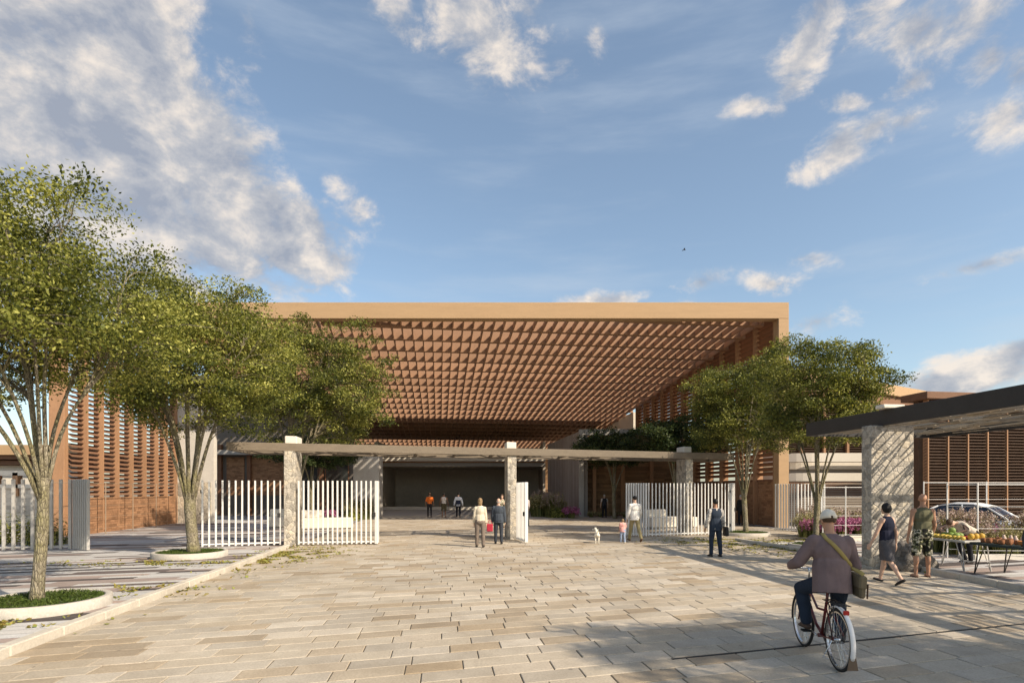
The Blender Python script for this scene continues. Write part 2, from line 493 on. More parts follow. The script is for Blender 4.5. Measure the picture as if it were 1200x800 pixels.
# ------------------------------------------------------------------ ground
def ground():
    t = NT('bare ground'); t.set(.95,0,.1)
    co = t.co('Object')
    t.col(t.ramp(t.noise(co,.4,8,.7), [(.3,(.16,.135,.10)),(.7,(.30,.26,.20))]))
    t.bump(t.noise(co,14,5,.7), .5, .03)
    m = MB(); m.add([(-900,-300,-.03),(900,-300,-.03),(900,1500,-.03),(-900,1500,-.03)], [(0,1,2,3)])
    tag(m.build('ground', t.m), kind='structure')
    # joint sand under the paving
    s = MB(); s.add([UVp(-.1,-3,-.012),UVp(22,-9,-.012),UVp(22,46,-.012),UVp(-.1,46,-.012)], [(0,1,2,3)])
    tag(s.build('paving_bed', M('joint sand',(.105,.085,.06),.95,.3,8,.3,60)), kind='structure')
ground()

def paving():
    m = MB(); r = random.Random(3)
    v = -2.0; dv = .345
    while v < 45:
        zc = (v+dv/2)*DU.y
        u = -r.random()*.6
        # right end of the row
        uR = 0
        for k in range(400):
            p = UVp(k*.1, v+dv/2)
            if p.x > XR(p.y)+.05: break
            uR = k*.1
        while u < uR:
            L = r.choice((.58,.66,.70,.72,.80))
            a, b = max(u,0.0), min(u+L, uR)
            if b-a > .08:
                g = .006
                p = [UVp(a+g,v+g),UVp(b-g,v+g),UVp(b-g,v+dv-g),UVp(a+g,v+dv-g)]
                h = r.uniform(-.0025,.0025); tx, ty = r.uniform(-.002,.002), r.uniform(-.002,.002)
                hs = [h-tx-ty, h+tx-ty, h+tx+ty, h-tx+ty]
                ch = .007
                q = [UVp(a+g+ch,v+g+ch),UVp(b-g-ch,v+g+ch),UVp(b-g-ch,v+dv-g-ch),UVp(a+g+ch,v+dv-g-ch)]
                lo = [x + UP*(-.02) for x in p]
                mid = [x + UP*(hs[i]-.006) for i,x in enumerate(p)]
                top = [x + UP*hs[i] for i,x in enumerate(q)]
                tone = r.random()
                m.add(lo+mid+top, [(0,1,5,4),(1,2,6,5),(2,3,7,6),(3,0,4,7),(4,5,9,8),(5,6,10,9),(6,7,11,10),(7,4,8,11),(8,9,10,11)], tone)
            u += L
        v += dv
    o = m.build('plaza_paving', PAVER); tag(o, kind='structure')
paving()

def sheet(name, poly, z, mat, n=1):
    bm = bmesh.new()
    vs = [bm.verts.new((p[0],p[1],z)) for p in poly]
    f = bm.faces.new(vs)
    if f.normal.z < 0: f.normal_flip()
    uvl = bm.loops.layers.uv.new('UVMap')
    for l in f.loops:
        l[uvl].uv = uv_of(l.vert.co)
    bm.normal_update()
    if f.normal.z < 0: f.normal_flip()
    me = bpy.data.meshes.new(name); bm.to_mesh(me); bm.free(); me.materials.append(mat)
    o = bpy.data.objects.new(name, me); link(o); return tag(o, kind='structure')
# pavement left of the kerb, pavement right of the kerb, floor inside the hall
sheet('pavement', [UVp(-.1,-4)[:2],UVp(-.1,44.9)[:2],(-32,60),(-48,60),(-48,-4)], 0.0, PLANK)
sheet('pavement', [(10.12,-4),(10.12,15),(8.88,23),(13.7,23),(13.7,44),(60,44),(60,-4)], 0.002, PLANK)  # dark bands on this side are shadow stripes painted into the paving
sheet('hall_floor', [UVp(-.1,45.05)[:2],UVp(26,45.05)[:2],(16,84),(-24,84),(-24,52)], 0.0, M('hall floor concrete',(.30,.275,.245),.6,.12,1.2,.1,30))

def kerb(a, b, w=.17, h=.12, name='kerb', n=None, z0=-.02):
    a = V(a); b = V(b); d = b-a; n = n or max(1,int(d.length/1.0)); m = MB(); r = random.Random(int(a.x*100))
    side = V((d.y,-d.x,0)).normalized()*w
    for i in range(n):
        p = a + d*(i/n); q = a + d*((i+1)/n)
        e = (q-p).normalized()
        m.cbox(p+e*.004+UP*z0, (q-p)-e*.008, side, UP*(h-z0+r.uniform(-.003,.003)), .014, r.random())
    o = m.build(name, KERB); return tag(o, kind='structure')
kerb(UVp(-.17,-3), UVp(-.17,20.2), .17, .125)
kerb((10.02,-3,0), (10.02,15,0), .17, .13)
kerb((10.02,15.02,0), (8.78,22.9,0), .17, .11)

def drain():
    m = MB()
    a, b = UVp(8.0,4.50), UVp(15.3,4.50)
    d = (b-a).normalized(); n = V((-d.y,d.x,0))
    m.obox(a-n*.02+UP*-.015, b-a, n*.042, UP*.0195)
    o = m.build('drain_slot', M('drain iron',(.022,.02,.018),.7,.3,12,.3,60))
    tag(o, 'thin dark drain slot crossing the paving under the bicycle', 'drain')
drain()

# ------------------------------------------------------------------ planters and trees
def planter(x, y, r, h, label, cat='tree planter', grp='round tree planters'):
    e = empty('tree_planter', (x,y,0), label, cat, grp)
    m = MB()
    m.lathe([(r,-.02),(r,h-.015),(r-.015,h),(r-.105,h),(r-.12,h-.015),(r-.12,h-.09)], n=56)
    m.build('stone_ring', M('planter concrete',(.46,.42,.36),.85,.26,3,.5,45), e, True)
    s = MB(); s.lathe([(.0,h-.05),(r*.5,h-.045),(r-.12,h-.06)], n=32); s.build('soil', SOIL, e)
    rg = np.random.default_rng(int(abs(x)*100))
    n = int(5200*r*r); a = rg.uniform(0,2*PI,n); q = (r-.13)*np.sqrt(rg.uniform(0,1,n))
    P = np.stack([q*np.cos(a), q*np.sin(a), h-.045+rg.uniform(0,.05,n)],1)
    g = bpy.data.objects.new('grass', leaf_mesh('grass', P, .075, .14, -.0, GRASS, 5)); link(g, e); g['kind'] = 'stuff'
    return e
planter(-8.0, 9.88, 1.0, .17, 'round stone planter with grass at the bottom left corner, under the nearest tree')
planter(-9.7, 17.5, 1.03, .17, 'round stone planter with grass in front of the left white bar fence')
planter(10.4, 26.0, 1.1, .14, 'low round planter behind the man in the dark suit, under a slim tree')
planter(10.75, 20.3, 1.0, .13, 'low round planter beside the cyclist\'s hand, right of the kerb')

def make_tree(seed, H, fork, tr, rx, ry, cz, rz, ncl, lpc, leaf, mats, limbs=7, spread=.34, bottom=None, off=(0,0), spray=(.20,.20,.105), wob=.35, lump=.5):
    """returns (trunk mesh, crown mesh): vase of limbs, thin twigs to every spray, leaves on the sprays"""
    r = random.Random(seed); rg = np.random.default_rng(seed)
    m = MB(); nodes = []
    # trunk
    pts = []; rad = []
    for i in range(9):
        t = i/8
        pts.append(V((.05*math.sin(t*3+seed), .05*math.cos(t*2.3+seed)-.05, fork*t-.06)))
        rad.append(tr*((1.30-1.1*t) if t < .22 else 1.05-.02*t)*(1+.05*r.uniform(-1,1)))
    rad[0] = tr*1.5
    m.tube(pts, rad, 12, tone=.5)
    top = pts[-1]
    for i in range(limbs):
        az = 2*PI*(i+r.uniform(-.3,.3))/limbs
        k = r.uniform(.70,1.0) if i % 4 else .30
        end = V((math.cos(az)*rx*k*spread*2+off[0]*.8, math.sin(az)*ry*k*spread*2+off[1]*.8, cz + rz*(r.uniform(-.30,.30) if k > .5 else .6)))
        base = pts[-2] + V((math.cos(az),math.sin(az),0))*tr*.55 + UP*r.uniform(-.30,.10)
        ctl = base + V(((end.x-base.x)*.22, (end.y-base.y)*.22, (end.z-base.z)*r.uniform(.62,.80)))
        P = []; rr = []; n = 13; r0 = tr*r.uniform(.30,.42)
        ph = r.uniform(0,9)
        for j in range(n):
            t = j/(n-1)
            p = base*(1-t)**2 + ctl*(2*t*(1-t)) + end*t*t
            p = p + V((math.sin(t*7+ph), math.cos(t*6+ph), 0))*.045*t*(1-t)*4*wob*2
            P.append(p); rr.append(max(.010, r0*(1-t)**.8*.95+.008))
            if t > .30: nodes.append((p, rr[-1]))
        m.tube(P, rr, 8)
        # forks
        for q in range(3):
            j0 = r.randint(4,8); b0 = P[j0]
            a2 = az + r.uniform(-1.1,1.1)
            e2 = b0 + V((math.cos(a2)*rx*r.uniform(.18,.46), math.sin(a2)*ry*r.uniform(.18,.46), (cz+rz*r.uniform(.0,.75)-b0.z)*r.uniform(.6,1.0)))
            c2 = b0 + (P[j0+1]-P[j0-1]).normalized()*(e2-b0).length*.5
            Q = []; qr = []
            for jj in range(9):
                t = jj/8
                Q.append(b0*(1-t)**2 + c2*(2*t*(1-t)) + e2*t*t)
                qr.append(max(.007, rr[j0]*.68*(1-t)**.8+.006))
                if t > .25: nodes.append((Q[-1], qr[-1]))
            m.tube(Q, qr, 6)
    NP = np.array([[p.x,p.y,p.z] for p,_ in nodes])
    bottom = bottom if bottom is not None else cz - rz*.75
    clusters = []
    tries = 0
    while len(clusters) < ncl and tries < ncl*40:
        tries += 1
        d = V((r.gauss(0,1), r.gauss(0,1), r.gauss(0,1)))
        if d.length < .01: continue
        d.normalize()
        lm = 1 + lump*noise.noise(d*1.7 + V((seed,0,0))) + .5*lump*noise.noise(d*4.1 + V((0,seed,0)))
        q = r.uniform(.12,1)**.42*lm
        p = V((d.x*rx*q+off[0], d.y*ry*q+off[1], cz + d.z*rz*q))
        if p.z < bottom + .5*noise.noise(p*.8): continue
        rr_ = math.hypot((p.x-off[0]*.4)/rx, (p.y-off[1]*.4)/ry)
        if p.z < cz - rz*.10 and rr_ < .50 - .35*(p.z-bottom)/(rz): continue   # open vase under the crown
        if noise.noise(p*.95 + V((seed*3.1,0,0))) < -.19: continue      # open gaps
        clusters.append(p)
    CP = []; CT = []
    for p in clusters:
        dd = NP - np.array([p.x,p.y,p.z]); dist = np.sqrt((dd**2).sum(1)) + np.where(dd[:,2] > -.1, .9, 0)
        k = int(np.argmin(dist)); b0, br = nodes[k]
        L = (p-b0).length
        c2 = b0 + V((0,0,1))*L*.35 + (p-b0)*.3
        Q = []; 
        for jj in range(6):
            t = jj/5
            Q.append(b0*(1-t)**2 + c2*(2*t*(1-t)) + p*t*t)
        m.tube(Q, [max(.004, min(br*.5,.016)*(1-jj/5)+.004) for jj in range(6)], 4, False)
        n = int(lpc*r.uniform(.6,1.4))
        out = np.array([p.x-off[0], p.y-off[1], 0.0]); out /= (np.linalg.norm(out)+1e-6)
        G = np.clip(rg.normal(size=(n,3)),-1.7,1.7)*np.array(spray)
        G += out[None,:]*rg.uniform(-.22,.20,n)[:,None] ; G[:,2] -= (G[:,0]**2+G[:,1]**2)*.35
        tb = rg.uniform(-.25,.35)
        CP.append(G + np.array([p.x,p.y,p.z])); CT.append(np.clip(rg.uniform(.05,.75,n)+tb,0,1))
    P = np.concatenate(CP); T = np.concatenate(CT)
    tm = m.mesh('trunk', mats[0], True)
    cm = leaf_mesh('crown', P, leaf, .5, .55, mats[1], seed, T, .15)
    return tm, cm
def put_tree(meshes, loc, label, grp, rz=0, sc=1.0, name='tree'):
    e = empty(name, loc, label, 'tree', grp, rz)
    e.scale = (sc,sc,sc)
    a = bpy.data.objects.new('trunk', meshes[0]); link(a, e)
    b = bpy.data.objects.new('crown', meshes[1]); link(b, e)
    return e
T1 = make_tree(5, 7.6, 2.15, .085, 3.0, 2.7, 5.05, 2.0, 760, 125, .070, (BARK,LEAF_A), 9, .47, 3.35, off=(-.95,0))
T2 = make_tree(8, 8.4, 1.85, .150, 2.85, 2.7, 5.75, 2.5, 640, 120, .086, (BARK,LEAF_A), 10, .50, 3.6, off=(.15,0))
T3 = make_tree(21, 9.8, 2.4, .20, 3.3, 3.0, 6.7, 3.0, 600, 120, .105, (BARK,LEAF_B), 8, .36, 3.95, off=(.9,0))
T4 = make_tree(33, 7.6, 2.0, .10, 2.35, 2.35, 5.5, 2.3, 430, 120, .095, (BARK,LEAF_B), 7, .40, 3.6, lump=.36)
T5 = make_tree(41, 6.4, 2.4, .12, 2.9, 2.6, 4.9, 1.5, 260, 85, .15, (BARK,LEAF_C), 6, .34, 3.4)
GT = 'street trees along the plaza'
put_tree(T1, (-8.02,9.88,.12), 'nearest tree at the left edge, pale trunk forking low over a round planter', GT)
put_tree(T2, (-9.62,17.5,.12), 'tree with a thick mossy trunk in the planter before the left white fence', GT)
put_tree(T3, (-9.9,26.6,0), 'broad leafy tree rising behind the left pillar of the pergola', GT)
put_tree(T4, (10.4,26.0,.09), 'slim tree behind the man in the dark suit, in front of the hall\'s right post', GT, 0)
put_tree(T4, (10.72,20.3,.08), 'slim tree directly above the cyclist\'s head, at the end of the black pergola', GT, 3.4, .93)
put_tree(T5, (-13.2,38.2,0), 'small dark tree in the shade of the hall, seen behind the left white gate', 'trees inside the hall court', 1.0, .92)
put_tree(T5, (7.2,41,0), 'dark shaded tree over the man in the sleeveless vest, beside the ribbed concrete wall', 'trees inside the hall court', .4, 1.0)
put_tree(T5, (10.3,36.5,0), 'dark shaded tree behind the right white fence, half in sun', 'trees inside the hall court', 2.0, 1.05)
put_tree(T2, (-15.4,13.6,0), 'tree crown filling the far left edge of the picture behind the nearest tree', GT, 2.6, .92)
put_tree(T4, (10.6,1.9,0), 'tree beside the viewpoint on the right, out of view, shading the paving', GT, 4.0, 1.0)

# fallen leaves
def litter(name, spots, n, seed, size=.085):
    rg = np.random.default_rng(seed); PP = []
    for (x,y,sx,sy,w) in spots:
        k = int(n*w); q = np.stack([rg.normal(x,sx,k), rg.normal(y,sy,k), rg.uniform(.008,.028,k)],1)
        q[:,0] += -.12*(q[:,1]-y)
        PP.append(q)
    P = np.concatenate(PP)
    # thin out into clumps
    keep = np.array([noise.noise(V((p[0]*1.9,p[1]*1.9,seed))) > .02 for p in P])
    o = bpy.data.objects.new(name, leaf_mesh(name, P[keep], size, .6, 1.6, LITTER, seed)); link(o)
    tag(o, kind='stuff'); return o
litter('fallen_leaves', [(-7.1,17.3,.5,1.6,1.0),(-6.4,18.5,.6,1.0,.5),(-9.6,15.9,1.5,.35,.5),(-8.2,8.6,.9,.25,.35),(-7.2,11.6,.6,.4,.2)], 2600, 4)
litter('fallen_leaves', [(8.9,20.5,.9,1.6,1.0),(8.0,22.5,1.2,.8,.9),(9.9,17.8,.4,1.2,.4),(11,22.8,1.2,.5,.6)], 2600, 9)
# ------------------------------------------------------------------ the hall
def XW_L(z): return -16.7 - .11*z           # left side wall line
def XW_R(z): return 14.45 - .125*(z-31)     # right side wall line
def ceil_z(p):
    s = V((p[0],p[1],0)).dot(DU) - V((-6,31,0)).dot(DU)
    return 11.15 - .085*s
HALL = empty('market_hall', (-2,31,0), 'large terracotta market hall with a deep slatted canopy roof and dark entrance', 'market hall')
HOFF = V((-2,31,0))
def hb(m, name, mat, parent=None, **kw):
    """build in world coordinates under the hall"""
    o = m.build(name, mat, parent or HALL, **kw)
    if parent is None: o.location = -HOFF
    return o
def hall_roof():
    yf = 30.9
    m = MB(); m.cbox((-20.55,yf,11.13), (35.3,0,0), (0,.62,0), (0,0,.86), .015); hb(m, 'fascia', FASCIA)
    m = MB(); m.cbox((14.2,yf+.003,-.02), (.55,0,0), (0,.6,0), (0,0,11.145), .015); hb(m, 'corner_post', FASCIA)
    # crosswise boards
    c0 = V((-6,34.25,0))
    back = 79
    for k in range(-3, 22):
        base = c0 + DU*(2.03*k)
        # clip along L2 between the two side walls and behind the fascia
        xs = []
        for i in range(-1700, 2300):
            p = base + L2*(i*.02)
            if p.y < yf+.75: continue
            if p.x > XW_L(p.y)+.1 and p.x < XW_R(p.y)-.02: xs.append(i*.02)
        if len(xs) < 20: continue
        a, b = xs[0], xs[-1]
        z = ceil_z(base)
        m = MB(); m.obox(base+L2*a+UP*z, L2*(b-a), DU*.36, UP*1.02)
        hb(m, 'roof_beam', LATT)
    # lengthwise boards
    for i in range(-26, 42):
        u = i*.57
        p0 = V((-6,31,0)) + L2*u
        s0, s1 = None, None
        for j in range(-60, 520):
            p = p0 + DU*(j*.1)
            if p.y > yf+.72 and XW_L(p.y)+.15 < p.x < XW_R(p.y)-.15 and p.y < back:
                if s0 is None: s0 = j*.1
                s1 = j*.1
        if s0 is None or s1-s0 < 1: continue
        a = p0 + DU*s0; b = p0 + DU*s1
        m = MB(); m.obox(a+UP*(ceil_z(a)+.05)-L2*.035, (b-a)+UP*(ceil_z(b)-ceil_z(a)), L2*.07, UP*.31)
        hb(m, 'roof_slat', LATT)
    # closed roof over the rear bays, with a lit slot at the very back
    m = MB()
    p0 = V((-6,0,0)) + DU*0
    a = V((XW_L(58)-.3,58,0)); b = V((XW_R(58)+.3,58+.125*34,0))
    m.obox(V((XW_L(56),55.5,9.95)), L2*33.5, DU*11+UP*(-.085*11), UP*.25); hb(m, 'rear_roof', TERRA_D)
    # rear wall above the entrance
    m = MB(); m.obox(V((-26,80.5,-.02)), (44,0,0), (0,.4,0), (0,0,10)); hb(m, 'rear_wall', BRICK_R)
hall_roof()

def louvre_bay(m, a, b, z0, z1, pitch, depth, nrm, tilt=.35, th=.03):
    """horizontal blades between a and b (plan points)"""
    a = V(a); b = V(b); e = (b-a); nz = V(nrm).normalized()
    n = int((z1-z0)/pitch); r = random.Random(int(a.y*37))
    for i in range(n):
        z = z0 + pitch*(i+.5)
        d = nz*depth*math.cos(tilt) + UP*depth*math.sin(tilt)
        m.obox(a + UP*z - d*.5, e, d, UP*th, r.random())
def side_walls():
    # right side: posts and blades, boarded below
    n = 11; st = 2.03
    pts = [V((XW_R(31.6+i*st*DU.y)+.12, 31.6+i*st*DU.y, 0)) for i in range(n+1)]
    for i, p in enumerate(pts):
        top = ceil_z(p)
        m = MB(); m.cbox(p - L2*.28 - DU*.07 + UP*-.02, L2*.56, DU*.14, UP*(top+.25), .01); hb(m, 'wall_post', TERRA)
    for i in range(n):
        a, b = pts[i]+DU*.075, pts[i+1]-DU*.075
        top = ceil_z(a) + .9
        m = MB(); louvre_bay(m, a, b, 2.75, top, .27, .26, L2, -.6)
        hb(m, 'louvre_bay', TERRA_D)
        m = MB(); m.obox(a - L2*.04 + UP*-.02, b-a, L2*.08, UP*2.5); hb(m, 'boarded_base', BRICK_T)
        m = MB(); m.obox(a - L2*.10 + UP*2.483, b-a, L2*.2, UP*.12); hb(m, 'rail', RUST)
    m = MB(); p = pts[-1]+DU*.6; m.obox(p - L2*.3 + UP*-.02, DU*9, L2*.4, UP*9.3); hb(m, 'rear_side_wall', CREAM)
    # left side: deep upright boards, saw-tooth blades between, brick base
    zs = [25.25, 26.4, 27.6, 28.9, 30.2, 31.5, 32.8, 33.9, 35.1]
    P = [V((XW_L(z), z, 0)) for z in zs]
    topz = 9.3
    for p in P[1:]:
        m = MB(); m.cbox(p - L2*.14 - DU*.03 + UP*-.02, L2*.44, DU*.06, UP*topz, .006); hb(m, 'upright_board', TERRA)
    m = MB(); m.cbox(P[0] - L2*.62 - DU*.02 + UP*-.02, L2*.62, DU*.3, UP*(topz+.2), .012); hb(m, 'end_pier', TERRA)
    for i in range(len(P)-1):
        a, b = P[i]+DU*(.05 if i else .3), P[i+1]-DU*.05
        m = MB(); louvre_bay(m, a + L2*.03, b + L2*.03, 1.72, topz-.05, .215, .27, L2, -.62, .03); hb(m, 'louvre_bay', TERRA_D)
        m = MB(); m.obox(a + L2*.02 + UP*-.02, b-a, L2*.26, UP*1.68); hb(m, 'brick_base', BRICK_T)
    # pale wall closing the left side
    m = MB(); m.obox(V((-20.6,35.3,-.02)), (2.45,0,0), (0,.4,0), (0,0,9.0)); hb(m, 'end_wall', CONC_L)
    m = MB(); m.obox(V((-20.6,35.24,-.02)), (2.30,0,0), (0,.058,0), (0,0,2.5)); hb(m, 'wall_base', mat_stone('pale wall base',(.52,.46,.37),4,.7))
side_walls()

def entrance():
    # left rooms: dark recess with piers, brick panel, pier beside the entrance
    y = 46.0
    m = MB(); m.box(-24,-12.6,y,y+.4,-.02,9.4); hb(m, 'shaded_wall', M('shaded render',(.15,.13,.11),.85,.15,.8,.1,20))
    for x0, x1, mt, nm in ((-22.6,-21.2,BRICK_T,'brick_panel'),(-20.6,-17.6,BRICK_T,'brick_panel')):
        m = MB(); m.box(x0,x1,y-.06,y-.003,1.6,4.6); hb(m, nm, BRICK_T)
    for x in (-23.2,-20.9,-17.2,-15.2):
        m = MB(); m.cbox((x,y-.3,-.02),(.3,0,0),(0,.28,0),(0,0,5.6),.01); hb(m, 'door_post', RUST)
    for x0,x1 in ((-16.8,-15.3),(-14.8,-12.9)):
        f = MB(); f.box(x0,x1,y-.07,y-.004,.1,4.4); o = hb(f, 'window', mat_glass('dark glazing',(.03,.03,.028),.1))
        g = MB()
        for (a,b,c,d) in ((x0,x1,.1,.18),(x0,x1,4.32,4.4),(x0,x0+.08,.18,4.32),(x1-.08,x1,.18,4.32),(x0,x1,2.2,2.26)):
            g.box(a,b,y-.11,y-.073,c,d)
        g.build('frame', RUST, o)
    m = MB(); m.box(-24,-12.4,y-1.2,y-.001,4.75,5.1); hb(m, 'door_canopy', CONC)
    m = MB(); m.cbox((-10.95,40.0,-.02),(1.78,0,0),(0,1.2,0),(0,0,4.55),.015); hb(m, 'entrance_pier', CONC)
    m = MB(); m.box(-14.3,-13.8,46.41,60,-.02,6.0); hb(m, 'entrance_side_wall', BRICK_R)
    # right ribbed wall in the depth direction and the facade beside it
    a = V((5.30,44,0)); b = a + DU*14
    m = MB(); m.obox(a+UP*-.02, b-a, L2*.45, UP*6.55); hb(m, 'ribbed_wall', CONC_RIB)
    m = MB(); m.cbox((5.05,43.72,-.02),(.38,0,0),(0,.27,0),(0,0,6.6),.012); hb(m, 'wall_end_post', CONC)
    m = MB(); m.cbox((5.44,43.75,6.15),(6.8,0,0),(0,.6,0),(0,0,.45),.012); hb(m, 'facade_beam', CONC)
    m = MB(); m.obox((5.8,45.2,-.02),(7.2,.3,0),(0,.3,0),(0,0,6.6)); hb(m, 'boarded_facade', BRICK_R)
    for x in (6.2,8.4,10.6):
        m = MB(); m.cbox((x,44.6,-.02),(.28,0,0),(0,.3,0),(0,0,6.15),.01); hb(m, 'door_post', TERRA)
    # dark entrance hall
    yb = 60
    m = MB(); m.box(-14.2,3.4,yb+9,yb+9.3,-.02,7); hb(m, 'hall_back_wall', DARKIN)
    m = MB(); m.box(-14.2,-13.85,yb+.01,yb+8.99,-.02,7); hb(m, 'hall_side_wall', DARKIN)
    m = MB(); m.box(3.2,3.45,yb,yb+8.99,-.02,7); hb(m, 'hall_side_wall', DARKIN)
    m = MB(); m.box(-13.8,3.1,yb+.5,yb+8.9,4.45,4.7); hb(m, 'hall_ceiling', DARKIN)
    m = MB(); m.box(-14.2,3.4,yb-.4,yb-.01,4.45,4.86); hb(m, 'lintel', CONC)
    m = MB(); m.box(-14.2,3.4,yb-.62,yb-.41,4.80,5.02); hb(m, 'lintel_band', TERRA)
    m = MB(); m.box(-14.2,3.4,yb-.9,yb-.63,4.96,5.32); hb(m, 'lintel_cornice', CREAM)
    m = MB(); m.box(-13.7,2.9,yb-.7,yb-.25,.002,.30); hb(m, 'sill', CREAM)
entrance()

# ------------------------------------------------------------------ pergola over the gates
def reed_mat(m, corner, eu, ev, nu, z, th, rnd, gap=.45, along='u'):
    """layer of thin uneven canes lying along eu, spread over ev"""
    u = eu.normalized(); v = ev.normalized(); Lu, Lv = eu.length, ev.length
    y = 0.0
    while y < Lv:
        w = rnd.uniform(.018,.05)
        x = 0.0
        while x < Lu-.05:
            L = min(rnd.uniform(.9,2.4), Lu-x)
            if rnd.random() > gap*.35:
                o = corner + u*x + v*min(max(y+rnd.uniform(-.02,.02),.03),Lv-.06) + UP*(z+rnd.uniform(0,th))
                tv = rnd.gauss(0,.30); tv = max(.06-y, min(Lv-.10-y, tv))
                tilt = v*tv + UP*rnd.uniform(-.03,.03)
                m.obox(o, u*L + tilt, v*w, UP*rnd.uniform(.015,.03), rnd.random())
            x += L*rnd.uniform(.85,1.0)
        y += w + rnd.uniform(.0,.085)*gap*2
def pergola():
    A = V((-9.98,20.26,0)); B = V((10.2,26.62,0)); L = (B-A)
    e = empty('gate_pergola', A, 'long weathered timber pergola with reed matting spanning the plaza gates', 'pergola')
    def bb(m, n, mt): o = m.build(n, mt, e); o.location = -A; return o
    lu = L.normalized()
    z0, z1 = 3.40, 3.69
    W = 2.4
    m = MB(); m.cbox(A+UP*z0, L, DU*.12, UP*(z1-z0), .01); bb(m, 'front_beam', WEATHER)
    m = MB(); m.cbox(A+DU*W+UP*z0, L, DU*.12, UP*(z1-z0), .01); bb(m, 'rear_beam', WEATHER)
    for p in (A+DU*.125, B+DU*.125-lu*.1):
        m = MB(); m.cbox(p+UP*z0, lu*.1, DU*(W-.13), UP*(z1-z0-.03), .01); bb(m, 'side_beam', WEATHER)
    n = 13
    for i in range(1, n):
        p = A + L*(i/n) + DU*.125
        m = MB(); m.obox(p+UP*(z0+.05), lu*.06, DU*(W-.13), UP*.12); bb(m, 'joist', WEATHER)
    m = MB(); r = random.Random(5)
    reed_mat(m, A+DU*.14+lu*.12, lu*(L.length-.25), DU*(W-.2), 0, z0+.18, .10, r, .55)
    bb(m, 'reed_matting', REED)
    for nm, c, lab in ((0,V((-8.0,20.85,0)),0),(1,V((.0,23.5,0)),1),(2,V((7.95,26.0,0)),2)):
        m = MB(); m.cbox(c-lu*.19+UP*-.02, lu*.38, DU*1.05, UP*(z0+.02), .015); bb(m, 'stone_pillar', STONE)
        m = MB(); m.cbox(c-lu*.21+DU*.19+UP*(z1-.15), lu*.42, DU*.8, UP*.42, .03); o = bb(m, 'pillar_cap', CREAM)
pergola()

def black_pergola():
    A = V((9.07,17.9,0)); e = empty('stall_pergola', A, 'black steel pergola with reed matting over the fruit stall, resting on a stone slab pillar', 'pergola')
    def bb(m, n, mt): o = m.build(n, mt, e); o.location = -A; return o
    Ln = 15.0; W = 4.25; z0, z1 = 3.65, 4.05
    d = -DU; w = L2
    m = MB(); m.cbox(A+UP*z0, d*Ln, w*.09, UP*(z1-z0), .008); bb(m, 'edge_beam', STEELB)
    m = MB(); m.cbox(A+w*(W-.09)+UP*z0, d*Ln, w*.09, UP*(z1-z0), .008); bb(m, 'edge_beam', STEELB)
    for k in (0, Ln-.09):
        m = MB(); m.obox(A+d*k+w*.093+UP*(z0+.004), d*.09, w*(W-.19), UP*(z1-z0-.01)); bb(m, 'end_beam', STEELB)
    for i in range(1, 9):
        m = MB(); m.obox(A+d*(Ln*i/9)+w*.093+UP*(z0+.13), d*.06, w*(W-.19), UP*.14); bb(m, 'joist', STEELB)
    m = MB(); r = random.Random(8)
    reed_mat(m, A+d*.12+w*.11, d*(Ln-.25), w*(W-.24), 0, z0+.05, .07, r, .75)
    bb(m, 'reed_matting', REED)
    c = V((9.12,14.75,0))
    m = MB(); m.cbox(c+UP*-.02, L2*1.22, DU*.34, UP*(z0+.018), .02); bb(m, 'stone_pillar', STONE)
    c = V((11.0,4.6,0))
    m = MB(); m.cbox(c+UP*-.02, L2*1.22, DU*.34, UP*(z0+.018), .02); bb(m, 'stone_pillar', STONE)
    m = MB(); m.cbox(c+V((-1.8,9.9,0))+DU*.0+L2*.1+UP*z1, L2*.6, DU*.3, UP*.10, .02); bb(m, 'pillar_cap', CREAM)
black_pergola()
def rubble():
    m = MB()
    m.ell((0,0,.18), (.50,.30,.56), nu=26, nv=14, jitter=.35, seed=2)
    o = m.build('rubble_stone', STONE_D, None, True, (9.98,14.45,0))
    tag(o, 'dark rough stone mound at the foot of the stone slab pillar', 'boulder')
rubble()

# ------------------------------------------------------------------ bar fences and gates
def bar_fence(a, b, n, h, label, cat, grp, bw=.055, bd=.07, mat=None, feet=.03, rails=True, dense=None, endpost=None):
    a = V(a); b = V(b); e = empty('bar_fence' if 'fence' in cat else 'bar_gate', a, label, cat, grp)
    u = (b-a); L = u.length; u = u/L; nrm = V((-u.y,u.x,0)); mat = mat or WHITE
    m = MB(); m.cbox((-u*bw*.5)-nrm*bd*.5+UP*feet, u*bw, nrm*bd, UP*(h-feet), .006)
    me = m.mesh('bar', mat)
    for i in range(n):
        o = bpy.data.objects.new('bar', me); link(o, e); o.location = u*(L*i/(n-1))
    if rails:
        for z in (feet+.06,):
            m = MB(); m.obox(nrm*.003-nrm*.012+UP*z, u*L, nrm*.024, UP*.05); m.build('rail', mat, e)
    if 'gate' in cat:
        for z in (.35, h-.45):
            m = MB(); m.tube([-u*(bw*.5+.022)+UP*z, -u*(bw*.5+.022)+UP*(z+.13)], .02, 8); m.build('hinge', STEELB, e, True)
        m = MB(); m.cbox(u*(L-.10)-nrm*(bd*.5+.045)+UP*1.02, u*.10, nrm*.04, UP*.16, .006); m.build('lock_box', STEELB, e)
    if endpost:
        m = MB(); m.cbox(u*(L+.02)-nrm*.05+UP*feet, u*.055, nrm*endpost, UP*(h-feet), .008); m.build('end_post', mat, e)
    return e
GF = 'white bar fences and gates across the plaza'
bar_fence((-10.75,20.15,0), (-8.36,20.95,0), 13, 2.34, 'white bar gate left of the left pillar, behind the mossy tree trunk', 'gate', GF)
